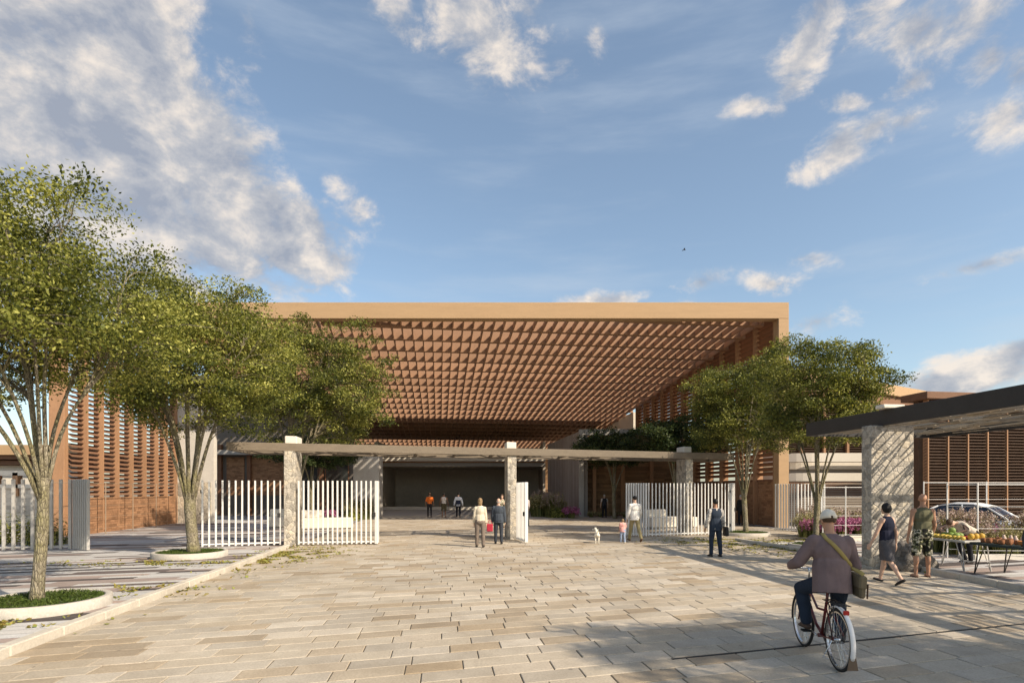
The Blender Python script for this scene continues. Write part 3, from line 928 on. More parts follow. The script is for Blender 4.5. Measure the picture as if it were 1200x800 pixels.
bar_fence((-7.72,21.0,0), (-5.02,21.35,0), 17, 2.34, 'open white bar gate right of the left pillar, ending in a wide post', 'gate', GF, endpost=.62)
bar_fence((.22,23.2,0), (.52,21.95,0), 7, 2.30, 'white gate leaf seen edge on, folded back beside the middle pillar', 'gate', GF, bw=.06, bd=.10, endpost=.12)
bar_fence((.46,24.6,0), (.55,23.4,0), 6, 2.30, 'second white gate leaf folded behind the middle pillar', 'gate', GF, bw=.06, bd=.10)
bar_fence((4.98,25.2,0), (5.72,24.75,0), 9, 2.30, 'ribbed white bar panel beside the man in the white shirt', 'fence', GF, bw=.055, bd=.09)
bar_fence((5.85,24.85,0), (9.75,26.15,0), 24, 2.30, 'long white bar fence right of the walking man, running behind the right pillar', 'fence', GF, bw=.042, bd=.05)
bar_fence((9.9,26.3,0), (10.35,27.1,0), 5, 2.32, 'short white bar gate leaf right of the man in the dark suit', 'gate', GF, bw=.07, bd=.10)
bar_fence((12.9,28.4,0), (13.7,27.9,0), 9, 2.30, 'ribbed grey bar panel at the foot of the hall\'s right post', 'fence', GF, bw=.055, bd=.09, mat=GREY_SHADE)
bar_fence((13.8,28.0,0), (15.4,28.6,0), 9, 2.30, 'white bar fence behind the cyclist\'s cap, right of the hall\'s post', 'fence', GF, bw=.045, bd=.05)
bar_fence((-20.4,18.2,0), (-14.85,19.5,0), 22, 2.36, 'grey bar fence at the left edge behind the nearest tree trunk', 'fence', GF, bw=.085, bd=.085, mat=GREY_SHADE)
bar_fence((-14.7,19.5,0), (-14.0,19.15,0), 8, 2.36, 'ribbed pale bar panel right of the nearest tree trunk', 'fence', GF, bw=.075, bd=.10, mat=GREY_SHADE)

def wire_fence(pts, h, label, grp, mat=None, wires=5, pr=.022):
    a = V(pts[0]); e = empty('wire_fence', a, label, 'fence', grp); mat = mat or GREY_SHADE
    m = MB(); m.tube([(0,0,-.02),(0,0,h)], pr, 8); me = m.mesh('fence_post', mat)
    for p in pts:
        o = bpy.data.objects.new('fence_post', me); link(o, e); o.location = V(p)-a
    for k in range(wires):
        z = h*(.12+.86*k/(wires-1))
        m = MB(); m.tube([V(p)-a+UP*z for p in pts], .013 if k == wires-1 else .006, 6); m.build('rail' if k == wires-1 else 'wire', mat, e)
    return e
GW = 'thin wire fences'
wire_fence([V((XW_L(z)+1.0,z,0)) for z in (22.0,24.3,26.6,28.9,31.2,33.5)], 2.35, 'thin wire fence in front of the terracotta upright boards', GW, M('rusty fence wire',(.30,.22,.15),.7,.2,3,.1,30))
wire_fence([(12.9,17.2,0),(13.4,16.7,0),(15.1,16.6,0),(16.9,16.6,0),(18.7,16.6,0)], 2.2, 'thin white wire fence between the fruit stall and the parked car', GW, WHITE, 4)
wire_fence([(16.6,23.4,0),(19.3,23.6,0),(21.8,23.8,0),(24.4,24.0,0)], 2.35, 'thin white wire fence beyond the parked car', GW, WHITE, 4)
wire_fence([(12.1,22.6,0),(13.05,22.7,0),(14.2,22.8,0)], 2.15, 'thin framed wire gate between the cyclist\'s cap and the stone slab pillar', GW, WHITE, 6)

# ------------------------------------------------------------------ neighbours
def balcony_house():
    e = empty('balcony_house', (20,36,0), 'cream house with two curved balcony bands and a brown louvred upper floor', 'house')
    o0 = V((20,36,0))
    def bb(m, n, mt): o = m.build(n, mt, e); o.location = -o0; return o
    def curve(r_off):
        pts = []
        for i in range(13):
            a = PI*(1.0) - i/12*PI/2
            pts.append(V((18.6+r_off*0 + (3.2-r_off)*math.cos(a), 38.4 - (3.2-r_off)*math.sin(a), 0)))
        pts.append(V((34,35.2+r_off,0)))
        return pts
    def band(off, z0, z1, name, mt, th=.22):
        P = curve(off); Q = curve(off+th); m = MB(); n = len(P)
        vs = [p+UP*z0 for p in P]+[p+UP*z1 for p in P]+[p+UP*z0 for p in Q]+[p+UP*z1 for p in Q]
        fs = []
        for i in range(n-1):
            fs += [(i,i+1,n+i+1,n+i),(2*n+i+1,2*n+i,3*n+i,3*n+i+1),(n+i,n+i+1,3*n+i+1,3*n+i),(i+1,i,2*n+i,2*n+i+1)]
        m.add(vs, fs); return bb(m, name, mt)
    band(0, 3.72, 4.25, 'balcony_band', CREAM)
    band(.8, 3.3, 3.718, 'shaded_soffit', CREAM, .3)
    band(.25, 2.55, 3.05, 'balcony_band', CREAM)
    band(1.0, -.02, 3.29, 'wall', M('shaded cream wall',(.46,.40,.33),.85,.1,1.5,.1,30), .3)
    P = curve(1.3); m = MB(); m.add([p+UP*3.5 for p in P]+[V((34,44,3.5)),V((15.5,44,3.5))], [tuple(range(len(P)+2))[::-1]]); bb(m,'balcony_floor',CONC)
    m = MB()
    for i in range(22):
        z = .2+i*.105; m.box(15.2,22.5,34.3,34.34,z,z+.045)
    bb(m, 'louvred_front', TERRA_D)
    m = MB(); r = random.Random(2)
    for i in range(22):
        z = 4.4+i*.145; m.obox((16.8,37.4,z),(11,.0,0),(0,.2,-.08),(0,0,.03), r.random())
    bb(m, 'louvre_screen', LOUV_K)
    for i in range(8):
        m = MB(); m.cbox((17+i*1.5,37.25,4.2),(.16,0,0),(0,.4,0),(0,0,3.3),.01); bb(m,'screen_post',TERRA)
    m = MB(); m.box(16.6,28.5,38.3,38.6,3.6,7.5); bb(m,'upper_wall',M('upper brown wall',(.17,.10,.06),.8,.2,2,.2,30))
    # roof running back to the right
    d = V((1,.60,0)).normalized(); nn = V((-d.y,d.x,0))
    m = MB(); m.cbox(V((18,35.9,8.75)), d*26, nn*1.0, UP*.75, .02); bb(m,'roof_fascia',FASCIA)
    m = MB(); m.cbox(V((18.2,36.3,8.0)), d*25, nn*.8, UP*.72, .02); bb(m,'roof_eaves',TERRA_D)
    m = MB(); m.obox(V((18.3,37.0,8.78))+nn*.3, d*25, nn*6, UP*.4); bb(m,'roof',TERRA_D)
balcony_house()
def louvre_pavilion():
    e = empty('louvred_pavilion', (24,30,0), 'dark brown louvred pavilion wall behind the parked car', 'pavilion')
    o0 = V((24,30,0))
    def bb(m, n, mt): o = m.build(n, mt, e); o.location = -o0; return o
    a = V((20.6,28.8,0)); d = V((1,.16,0)).normalized(); nn = V((-d.y,d.x,0))
    m = MB(); m.obox(a+nn*.5+UP*-.02, d*26, nn*.3, UP*6.6); bb(m,'wall',M('dark boarded wall',(.11,.065,.04),.85,.3,2,.3,30))
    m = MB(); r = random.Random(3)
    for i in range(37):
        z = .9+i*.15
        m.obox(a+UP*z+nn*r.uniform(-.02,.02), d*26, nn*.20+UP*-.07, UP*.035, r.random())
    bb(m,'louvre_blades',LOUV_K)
    for i in range(23):
        m = MB(); m.cbox(a+d*(i*1.15)-nn*.05+UP*-.02, d*.07, nn*.3, UP*6.5, .006); bb(m,'mullion',TERRA)
    m = MB(); m.cbox(a-d*.3-nn*.3+UP*6.5, d*27, nn*1.6, UP*.35, .02); bb(m,'roof_edge',TERRA_D)
    for i in range(5):
        m = MB(); m.box(29+i*1.7,29.9+i*1.7,0,.05,.0,2.1); o=m.build('doorway', DARKIN, e); o.location=V((0,0.55+i*.28,0)); o.location=V((0,0,0))-o0+V((0,29.95+i*.27,0))
louvre_pavilion()
def left_house():
    e = empty('low_house', (-30,34,0), 'low cream house with a brown slatted roof edge at the left edge', 'house')
    o0 = V((-30,34,0))
    def bb(m, n, mt): o = m.build(n, mt, e); o.location = -o0; return o
    m = MB(); m.box(-44,-24.6,33,33.4,-.02,3.4); bb(m,'wall',CREAM)
    m = MB(); m.box(-44,-23.8,32.0,33.6,3.95,4.5); bb(m,'roof_edge',FASCIA)
    m = MB(); m.box(-44,-23.9,32.2,32.9,3.72,3.92); bb(m,'eaves_board',TERRA_D)
    m = MB(); m.box(-44,-24.1,32.5,33.0,3.42,3.66); bb(m,'eaves_board',TERRA_D)
    m = MB(); m.box(-44,-24.4,33.0,42,3.41,4.3); bb(m,'roof',TERRA_D)
    for i in range(6):
        m = MB(); m.box(-31+i*1.05,-30.72+i*1.05,29.9,30.2,1.7,2.9); bb(m,'terrace_post',TERRA)
    m = MB(); m.box(-44,-24.2,30,30.3,-.02,2.1); bb(m,'terrace_wall',mat_brick('cream block wall',(.60,.54,.45),.2,.8,.4))
    m = MB(); m.box(-44,-24.2,29.9,30.32,2.103,2.3); m.box(-44,-24.2,29.9,30.32,2.75,3.0); bb(m,'terrace_rail',CREAM)
left_house()
# ------------------------------------------------------------------ people
def remeshed(mb, voxel, smooth=3, cuts=(), wob=0, wscale=7, seed=0):
    """fuse overlapping primitives into one continuous skin; cuts: (point, outward normal) open the hems"""
    me = bpy.data.meshes.new('tmp'); me.from_pydata(mb.v, [], mb.f); me.update()
    o = bpy.data.objects.new('tmp', me); COL.objects.link(o)
    md = o.modifiers.new('r','REMESH'); md.mode = 'VOXEL'; md.voxel_size = voxel; md.use_smooth_shade = True
    if smooth:
        s = o.modifiers.new('s','SMOOTH'); s.iterations = smooth; s.factor = .5
    dg = bpy.context.evaluated_depsgraph_get(); dg.update()
    out = bpy.data.meshes.new_from_object(o.evaluated_get(dg))
    bpy.data.objects.remove(o); bpy.data.meshes.remove(me)
    if cuts or wob:
        bm = bmesh.new(); bm.from_mesh(out)
        if wob:
            bm.normal_update()
            for v in bm.verts:
                q = V((v.co.x*wscale, v.co.y*wscale, v.co.z*wscale*.45)) + V((seed,0,0))
                v.co += v.normal*(noise.noise(q)*wob + noise.noise(q*2.3)*wob*.45)
        for p, n in cuts:
            bmesh.ops.bisect_plane(bm, geom=bm.verts[:]+bm.edges[:]+bm.faces[:], plane_co=p, plane_no=n, clear_outer=True)
        bm.to_mesh(out); bm.free()
    out.polygons.foreach_set('use_smooth', [True]*len(out.polygons))
    return out

def ik(a, b, l1, l2, pole):
    d = b-a; L = min(d.length, (l1+l2)*.999); u = d.normalized()
    x = (l1*l1 - l2*l2 + L*L)/(2*L); h = math.sqrt(max(0, l1*l1-x*x))
    p = V(pole) - u*V(pole).dot(u); p.normalize()
    return a + u*x + p*h

def joints(H, pose):
    """local frame: x right, y forward, z up"""
    fem = pose.get('fem', False)
    t = math.radians(pose.get('lean', 0)); yaw = math.radians(pose.get('twist', 0))
    U = V((math.sin(math.radians(pose.get('side',0))), math.sin(t), math.cos(t))).normalized()
    X = V((math.cos(yaw), math.sin(yaw), 0)); X = (X - U*X.dot(U)).normalized(); Fw = U.cross(X).normalized()
    J = {'P': V(pose['P']) if 'P' in pose else V((0,0,.525*H))}
    P = J['P']; J['U'] = U; J['X'] = X; J['F'] = Fw
    sw = (.090 if fem else .104)*H
    J['C'] = P + U*.205*H; J['N'] = P + U*.300*H
    hp = math.radians(pose.get('nod', 0)); ht = math.radians(pose.get('look', 0))
    HU = (U*math.cos(hp) + Fw*math.sin(hp)).normalized()
    if 'headup' in pose: HU = (HU*.3 + UP*.7).normalized()
    HX = (X*math.cos(ht) + Fw*math.sin(ht)); HX = (HX-HU*HX.dot(HU)).normalized(); HF = HU.cross(HX)
    J['HU'], J['HX'], J['HF'] = HU, HX, HF
    J['H'] = J['N'] + U*.028*H + HU*.078*H + HF*.012*H
    for sd, s in (('L',-1),('R',1)):
        J['S'+sd] = P + U*.262*H + X*(s*sw)
        J['T'+sd] = P + X*(s*.052*H) - U*.01*H
        g = pose.get('arm'+sd, (5,8,15))          # pitch fwd, abduct, elbow
        if 'hand'+sd in pose:
            w = V(pose['hand'+sd]); J['W'+sd] = w
            J['E'+sd] = ik(J['S'+sd], w, .172*H, .148*H, V(pose.get('pole'+sd, (s*.6,-.5,-.6))))
        else:
            p, ab, el = (math.radians(q) for q in g)
            d = (-U*math.cos(p)*math.cos(ab) + Fw*math.sin(p)*math.cos(ab) + X*(s*math.sin(ab))).normalized()
            J['E'+sd] = J['S'+sd] + d*.172*H
            d2 = (-U*math.cos(p+el)*math.cos(ab*.4) + Fw*math.sin(p+el) + X*(s*math.sin(ab*.3))).normalized()
            J['W'+sd] = J['E'+sd] + d2*.148*H
        if 'foot'+sd in pose:
            A = V(pose['foot'+sd]); J['A'+sd] = A
            J['K'+sd] = ik(J['T'+sd], A, .245*H, .238*H, V(pose.get('kpole'+sd, (s*.25,1,.1))))
            J['fp'+sd] = math.radians(pose.get('fpitch'+sd, 0))
        else:
            a, b, f = (math.radians(q) for q in pose.get('leg'+sd, (0,2,0)))
            sp = math.radians(pose.get('splay', 2.5))
            J['K'+sd] = J['T'+sd] + V((s*math.sin(sp), math.sin(a), -math.cos(a)*math.cos(sp))).normalized()*.245*H
            J['A'+sd] = J['K'+sd] + V((s*math.sin(sp)*.4, math.sin(a-b), -math.cos(a-b)))*.238*H
            J['fp'+sd] = f
    if 'P' not in pose:
        low = min(J['A'+s].z - .043*H*math.cos(J['fp'+s]) - max(0, math.sin(J['fp'+s]))*.11*H for s in 'LR')
        for k, p in J.items():
            if k in ('U','X','F','HU','HX','HF') or isinstance(p, float): continue
            p.z -= low
    return J

def foot_prims(m, J, sd, H, inf, s):
    A = J['A'+sd]; fp = J['fp'+sd]
    yaw = s*.12
    f = V((math.sin(yaw), math.cos(yaw)*math.cos(fp), -math.sin(fp))); f.normalize()
    up = V((0, math.sin(fp), math.cos(fp)))
    sx = f.cross(up)
    heel = A - up*.024*H - f*.018*H; toe = A - up*.029*H + f*.085*H
    m.capsule(heel, A - up*.022*H + f*.05*H, .021*H+inf, .023*H+inf, sx, .80)
    m.capsule(A - up*.024*H + f*.04*H, toe, .025*H+inf, .017*H+inf, sx, .62)
    return up, f

def hand_prims(m, J, sd, H, s, curl=35, fine=True):
    W = J['W'+sd]; d = (W - J['E'+sd]).normalized()
    inn = (J['X']*(-s)); inn = (inn - d*inn.dot(d)).normalized()       # palm normal
    fw = d.cross(inn)*s; 
    if fw.dot(J['F']) < 0: fw = -fw
    L = .098*H
    c = W + d*L*.26
    m.ell(c, (L*.24, L*.14, L*.36), (fw, inn, d), 12, 8)
    m.capsule(W - d*L*.1, W + d*L*.15, .015*H, .018*H, fw, .7)
    r = .0055*H if fine else .0075*H
    for k, (off, ln) in enumerate(((.20,.40),(.07,.46),(-.06,.43),(-.18,.33))):
        b = W + d*L*.50 + fw*L*off
        a1 = math.radians(curl*.6); a2 = math.radians(curl*1.4)
        p1 = b + (d*math.cos(a1)+inn*math.sin(a1))*L*ln*.5
        p2 = p1 + (d*math.cos(a2)+inn*math.sin(a2))*L*ln*.55
        m.capsule(b - d*L*.12, p1, r*1.1, r, fw, 1, 8); m.capsule(p1, p2, r, r*.82, fw, 1, 8)
    tb = W + d*L*.14 + fw*L*.17
    t1 = tb + (d*.7 + fw*.62 + inn*.25).normalized()*L*.26; t2 = t1 + (d*.93 + fw*.12 + inn*.34).normalized()*L*.22
    m.capsule(tb, t1, r*1.35, r*1.1, fw, 1, 8); m.capsule(t1, t2, r*1.1, r*.85, fw, 1, 8)

def body_mesh(J, H, fem, voxel, curl=(30,30), build=1.0):
    m = MB(); U, X, F = J['U'], J['X'], J['F']; P = J['P']; ax = (X, F, U)
    k = build
    m.ell(P + U*.012*H, ((.094 if fem else .088)*H*k, .066*H*k, .078*H), ax)
    m.ell(P - F*.028*H - U*.018*H, (.078*H*k,.046*H*k,.055*H), ax)
    m.ell(P + U*.10*H, ((.070 if fem else .080)*H*k, .056*H*k, .10*H), ax)
    m.ell(P + U*.205*H, ((.086 if fem else .100)*H*k, .066*H*k, .102*H), ax)
    if fem:
        for s in (-1,1): m.ell(P + U*.20*H + F*.05*H + X*s*.042*H, (.034*H,.03*H,.036*H), ax)
    m.capsule(J['SL'] - X*-.012*H, J['SR'] - X*.012*H, .034*H, .034*H, U, 1)
    m.capsule(P + U*.250*H + X*.055*H, J['N'] + U*.018*H + X*.012*H, .040*H, .024*H); m.capsule(P + U*.250*H - X*.055*H, J['N'] + U*.018*H - X*.012*H, .040*H, .024*H)
    nr = .027 if fem else .031
    m.capsule(J['N'] - U*.02*H, J['H'] - J['HU']*.035*H - J['HF']*.012*H, nr*H, nr*.95*H)
    hx, hf, hu, hc = J['HX'], J['HF'], J['HU'], J['H']
    m.ell(hc + hu*.014*H - hf*.006*H, (.0435*H,.0545*H,.052*H), (hx,hf,hu), 18, 12)
    m.ell(hc - hu*.022*H + hf*.014*H, (.034*H,.038*H,.046*H), (hx,hf,hu), 16, 10)
    m.capsule(hc + hf*.050*H + hu*.008*H, hc + hf*.062*H - hu*.012*H, .0045*H, .0075*H)
    m.ell(hc + hf*.048*H - hu*.036*H, (.015*H,.009*H,.006*H), (hx,hf,hu), 10, 6)
    m.ell(hc + hf*.040*H - hu*.056*H, (.014*H,.012*H,.010*H), (hx,hf,hu), 10, 6)
    for s in (-1,1):
        m.ell(hc + hx*s*.044*H - hf*.004*H - hu*.004*H, (.006*H,.011*H,.018*H), (hx,hf,hu), 10, 6)
    for sd, s in (('L',-1),('R',1)):
        T, K, A = J['T'+sd], J['K'+sd], J['A'+sd]; S, E, W = J['S'+sd], J['E'+sd], J['W'+sd]
        m.capsule(T, K, .050*H*k, .031*H); 
        d = (A-K).normalized(); bk = -F if abs(d.dot(F)) < .9 else U
        m.capsule(K, A, .030*H, .0195*H); m.ell(K + d*.075*H + bk*.012*H, (.026*H,.028*H,.065*H), (X, d.cross(X).normalized(), d))
        foot_prims(m, J, sd, H, 0, s)
        m.ell(S - U*.004*H, (.034*H,.034*H,.042*H), ax)
        m.capsule(S, E, .029*H*k, .0215*H); m.capsule(E, W, .0225*H, .0145*H)
        hand_prims(m, J, sd, H, s, curl[0 if s < 0 else 1], voxel < .011)
    return remeshed(m, voxel, 2)

def part(me, name, mat, parent):
    me.materials.clear(); me.materials.append(mat)
    o = bpy.data.objects.new(name, me); return link(o, parent)

def top_prims(m, J, H, fem, inf, sleeve, hem, build=1.0, hemflare=1.0):
    U, X, F, P = J['U'], J['X'], J['F'], J['P']; ax = (X,F,U); k = build
    m.ell(P + U*.205*H, ((.088 if fem else .103)*H*k+inf, .068*H*k+inf, .103*H+inf), ax)
    m.ell(P + U*.10*H, ((.072 if fem else .088)*H*k+inf, .060*H*k+inf, .11*H), ax)
    if hem is not None:
        w = (.094 if fem else .092)*H*k*hemflare+inf
        m.capsule(P + U*.09*H, P + U*(hem-.06)*H, w*.97, w, X, .74)
    if fem:
        for s in (-1,1): m.ell(P + U*.20*H + F*.05*H + X*s*.042*H, (.036*H+inf*.6,.03*H+inf*.6,.038*H+inf*.6), ax)
    sx = .008 if sleeve > 0 else .034
    m.capsule(J['SL'] + X*sx*H, J['SR'] - X*sx*H, .034*H+inf*.6, .034*H+inf*.6, U, 1)
    for s in (-1,1):
        m.capsule(P + U*.248*H + X*.055*H*s, J['N'] + U*.004*H + X*.012*H*s, .040*H+inf*.6, .025*H+inf*.6)
    if sleeve > 0:
        for sd, s in (('L',-1),('R',1)):
            S, E, W = J['S'+sd], J['E'+sd], J['W'+sd]
            m.ell(S - U*.006*H, (.034*H+inf*.8,.035*H+inf*.8,.040*H+inf*.6), ax)
            if sleeve <= 1: m.capsule(S, S+(E-S)*sleeve, .031*H*k+inf, .028*H+inf)
            else:
                m.capsule(S, E, .031*H*k+inf, .026*H+inf); m.capsule(E, E+(W-E)*(sleeve-1), .026*H+inf, .020*H+inf)
def leg_prims(m, J, H, fem, inf, length, build=1.0, flare=1.0):
    U, X, F, P = J['U'], J['X'], J['F'], J['P']; ax = (X,F,U); k = build
    m.ell(P + U*.015*H, ((.096 if fem else .091)*H*k+inf, .068*H*k+inf, .080*H), ax)
    m.ell(P - F*.028*H - U*.018*H, (.080*H*k+inf,.047*H*k+inf,.056*H), ax)
    for sd, s in (('L',-1),('R',1)):
        T, K, A = J['T'+sd], J['K'+sd], J['A'+sd]
        if length <= 1:
            m.capsule(T, T+(K-T)*length, .051*H*k+inf, (.051-.012*length)*H*flare+inf)
        else:
            dd = (A-K).normalized(); bk = -F if abs(dd.dot(F)) < .9 else U
            m.ell(K + dd*.075*H + bk*.010*H, (.028*H+inf,.029*H+inf,.07*H), (X, dd.cross(X).normalized(), dd))
            m.capsule(T, K, .051*H*k+inf, .034*H*flare+inf)
            e = K+(A-K)*(length-1); m.capsule(K, e, .034*H*flare+inf, .026*H*flare+inf)
            m.capsule(K+(e-K)*.6, e, .028*H*flare+inf, .027*H*flare+inf)

def person(label, loc, yaw, H, pose, outfit, skin, hair, voxel=.014, group=None, scale=1.0):
    fem = pose.get('fem', False); J = joints(H, pose); b = outfit.get('build', 1.0)
    o = bpy.data.objects.new('person', body_mesh(J, H, fem, voxel, pose.get('curl',(30,30)), b)); link(o)
    o.data.materials.clear(); o.data.materials.append(skin)
    o.location = loc; o.rotation_euler = (0,0,math.radians(yaw))
    tag(o, label, 'person', group)
    U, P = J['U'], J['P']; cv = voxel*1.0; wob = .006 if voxel < .011 else .004
    bt = outfit.get('bottom')
    if bt:
        m = MB()
        kind = bt[0]
        if kind == 'skirt':
            X, F = J['X'], J['F']
            m.capsule(P + U*.06*H, P - U*.01*H, .076*H, .100*H, X, .80, 20)
            mid = (J['KL']+J['KR'])*.5
            m.capsule(P - U*.01*H, mid*1.0 - UP*.0*H, .098*H, .088*H, X, .86, 20)
            for sd in 'LR': m.capsule(J['T'+sd], J['K'+sd], .056*H, .048*H)
            cuts = [(P+U*.075*H, U), (V((0,0,min(J['KL'].z,J['KR'].z)+.012*H)), V((0,0,-1)))]
            me = remeshed(m, cv, 4, cuts, wob*.5, 9)
            part(me, 'skirt', bt[1], o)
        else:
            leg_prims(m, J, H, fem, .012 if kind != 'shorts' else .02, {'trousers':1.93,'shorts':.95,'leggings':1.9}[kind], b, outfit.get('flare',1.0))
            me = remeshed(m, cv, 5, [(P+U*.078*H, U)], wob*1.4, 8, 3)
            part(me, 'trousers' if kind != 'shorts' else 'shorts', bt[1], o)
    tp = outfit.get('top')
    if tp:
        m = MB(); top_prims(m, J, H, fem, tp[4] if len(tp) > 4 else .016, tp[2], tp[3], b, outfit.get('hemflare',1.0))
        cuts = [(P+U*(tp[3])*H, -U), (J['N']+U*.012*H, U)]
        me = remeshed(m, cv, 9, cuts, wob*1.5, 7, 1)
        part(me, tp[0], tp[1], o)
    vs = outfit.get('over')     # sleeveless layer over the top
    if vs:
        m = MB(); top_prims(m, J, H, fem, .026, 0, vs[2], b)
        cuts = [(P+U*vs[2]*H, -U), (J['N']+U*.008*H, U)]
        for s, sd in ((-1,'L'),(1,'R')): cuts.append((J['S'+sd] + J['X']*s*.012*H, J['X']*s))
        part(remeshed(m, cv, 2, cuts, wob, 7, 2), vs[0], vs[1], o)
    sh = outfit.get('shoes')
    if sh:
        for sd, s in (('L',-1),('R',1)):
            m = MB(); up, f = foot_prims(m, J, sd, H, .007, s)
            A = J['A'+sd]
            if sh[1] == 'sandal':
                m = MB()
                sx = f.cross(up)
                m.capsule(A - up*.044*H - f*.02*H, A - up*.046*H + f*.09*H, .026*H, .028*H, sx, .22)
                me = remeshed(m, .009, 1)
                part(me, 'sandal', sh[0], o)
            else:
                cut = A + up*(.010*H if sh[1] == 'shoe' else -.014*H)
                me = remeshed(m, min(cv,.010), 1, [(cut, up)])
                part(me, 'shoe', sh[0], o)
    hx, hf, hu, hc = J['HX'], J['HF'], J['HU'], J['H']
    if hair:
        m = MB(); kind = hair[0]
        m.ell(hc + hu*.019*H - hf*.010*H, (.048*H,.056*H,.053*H), (hx,hf,hu), 18, 12)
        if kind == 'bob':
            m.ell(hc - hu*.002*H - hf*.016*H, (.056*H,.054*H,.060*H), (hx,hf,hu), 18, 12)
        if kind == 'long':
            m.ell(hc - hu*.03*H - hf*.026*H, (.046*H,.036*H,.070*H), (hx,hf,hu), 18, 12)
        cuts = [(hc + hf*.036*H + hu*.02*H, (hf*.9 - hu*.55).normalized())]
        if kind == 'short': cuts.append((hc - hu*.018*H - hf*.03*H, (-hu - hf*.15 + hf*.35).normalized()))
        if kind == 'fringe':
            m = MB(); 
            for k in range(9):
                a = PI*(.15+.7*k/8) + PI
                m.ell(hc + hx*math.cos(a)*.034*H + hf*math.sin(a)*.042*H - hu*.012*H, (.018*H,.018*H,.022*H), (hx,hf,hu), 8, 6)
            cuts = []
        part(remeshed(m, min(voxel,.010), 2, cuts, .003, 40, 5), 'hair', hair[1], o)
    if pose.get('face'):
        for s in (-1,1):
            m = MB(); m.ell(hc + hx*s*.017*H + hf*.0445*H + hu*.003*H, (.0065*H,.004*H,.0035*H), (hx,hf,hu), 10, 6); m.build('eye', M('dark eye',(.03,.02,.015),.3,.1,5,0), o, True)
            m = MB(); m.ell(hc + hx*s*.018*H + hf*.047*H + hu*.014*H, (.011*H,.004*H,.0022*H), (hx,hf,hu), 10, 6); m.build('eyebrow', HAIR_BR, o, True)
    return o, J

def cap_on(o, J, H, mat, band=True):
    hx, hf, hu, hc = J['HX'], J['HF'], J['HU'], J['H']
    m = MB(); nu = 22; vs = []; fs = []
    c = hc + hu*.018*H - hf*.006*H
    for j in range(8):
        th = PI*.56*j/7
        for i in range(nu):
            ph = 2*PI*i/nu
            sq = 1+.02*math.cos(6*ph)
            vs.append(c + hx*(math.sin(th)*math.cos(ph)*.0515*H*sq) + hf*(math.sin(th)*math.sin(ph)*.0625*H*sq) + hu*(math.cos(th)*.060*H))
    for j in range(7):
        for i in range(nu):
            if j == 6 and abs(((i+.5)/nu)-.75) < .045: continue   # opening above the strap
            i2 = (i+1) % nu; fs.append((j*nu+i,(j+1)*nu+i,(j+1)*nu+i2,j*nu+i2))
    m.add(vs, fs)
    k = m.build('cap', mat, o, True)
    sd = k.modifiers.new('t','SOLIDIFY'); sd.thickness = .004
    m = MB(); m.ell(c + hu*.060*H, (.006*H,.006*H,.004*H), (hx,hf,hu)); m.build('cap_button', mat, k, True)
    m = MB(); pts = []
    vs = []; fs = []
    for i in range(13):
        a = PI*(.12+.76*i/12)
        p = c + hx*math.cos(a)*.050*H + hf*math.sin(a)*.060*H - hu*.010*H
        q = c + hx*math.cos(a)*.056*H + hf*(math.sin(a)*.060+.045*math.sin(PI*i/12))*H - hu*.022*H
        vs += [p, q, p-hu*.004*H, q-hu*.004*H]
    for i in range(12):
        b = i*4; fs += [(b,b+1,b+5,b+4),(b+2,b+6,b+7,b+3),(b+1,b+3,b+7,b+5)]
    m.add(vs, fs); m.build('brim', mat, k, True)
    return k

WALK = dict(legL=(20,8,-8), legR=(-16,14,28), armL=(-14,9,18), armR=(16,9,25))
WALK2 = dict(legR=(20,8,-8), legL=(-16,14,28), armR=(-14,9,18), armL=(16,9,25))
STAND = dict(legL=(3,3,0), legR=(-3,3,0), armL=(4,9,14), armR=(2,9,12))

def cloth(n, c, **k): return mat_cloth(n, c, **k)
G_GATE = 'people walking on the plaza'
# woman in a cream cardigan
o, J = person('woman in a cream cardigan and brown trousers standing left of the middle pillar', (-1.12,20.35,0), 2, 1.71, dict(fem=True, **STAND),
  dict(top=('cardigan',cloth('cream knit',(.60,.52,.40)),1.92,-.035), bottom=('trousers',cloth('taupe cloth',(.17,.135,.11))), shoes=(LEATHER_K,'shoe'), flare=1.1), SKIN_L, ('long',HAIR_BL), .011)
m = MB(); m.ell(J['N']-UP*.045+V((0,-.055,0)), (.09,.035,.045)); m.tube([J['N']+V((-.07,-.04,-.03)),J['N']+V((-.03,-.085,-.10)),J['N']+V((.0,-.10,-.22))],[.03,.035,.02],8)
part(remeshed(m,.01,2,(),.004,20), 'scarf', cloth('olive scarf',(.16,.14,.06)), o)
o, J = person('balding man in a dark grey suit beside the woman in the cream cardigan', (-.50,21.6,0), -2, 1.68, STAND,
  dict(top=('jacket',cloth('slate jacket',(.055,.065,.08)),1.93,-.06,.024), bottom=('trousers',cloth('dark slate cloth',(.04,.045,.055))), shoes=(LEATHER_K,'shoe'), build=1.08), SKIN_L, ('fringe',HAIR_G), .011)
o, J = person('woman in pale patterned clothes facing the camera beside the middle pillar', (-.52,30.5,0), 172, 1.74, dict(fem=True, face=True, legL=(12,6,0), legR=(-8,8,15), armL=(30,6,85), armR=(25,6,80)),
  dict(top=('blouse',cloth('pale print',(.5,.44,.32),pat=(16,[(0,(.12,.12,.06)),(.45,(.50,.44,.32)),(.6,(.62,.58,.48))])),1.5,-.05), bottom=('trousers',cloth('pale print',(.5,.45,.32))), shoes=(LEATHER_B,'shoe')), SKIN_L, ('bob',HAIR_BR), .014)
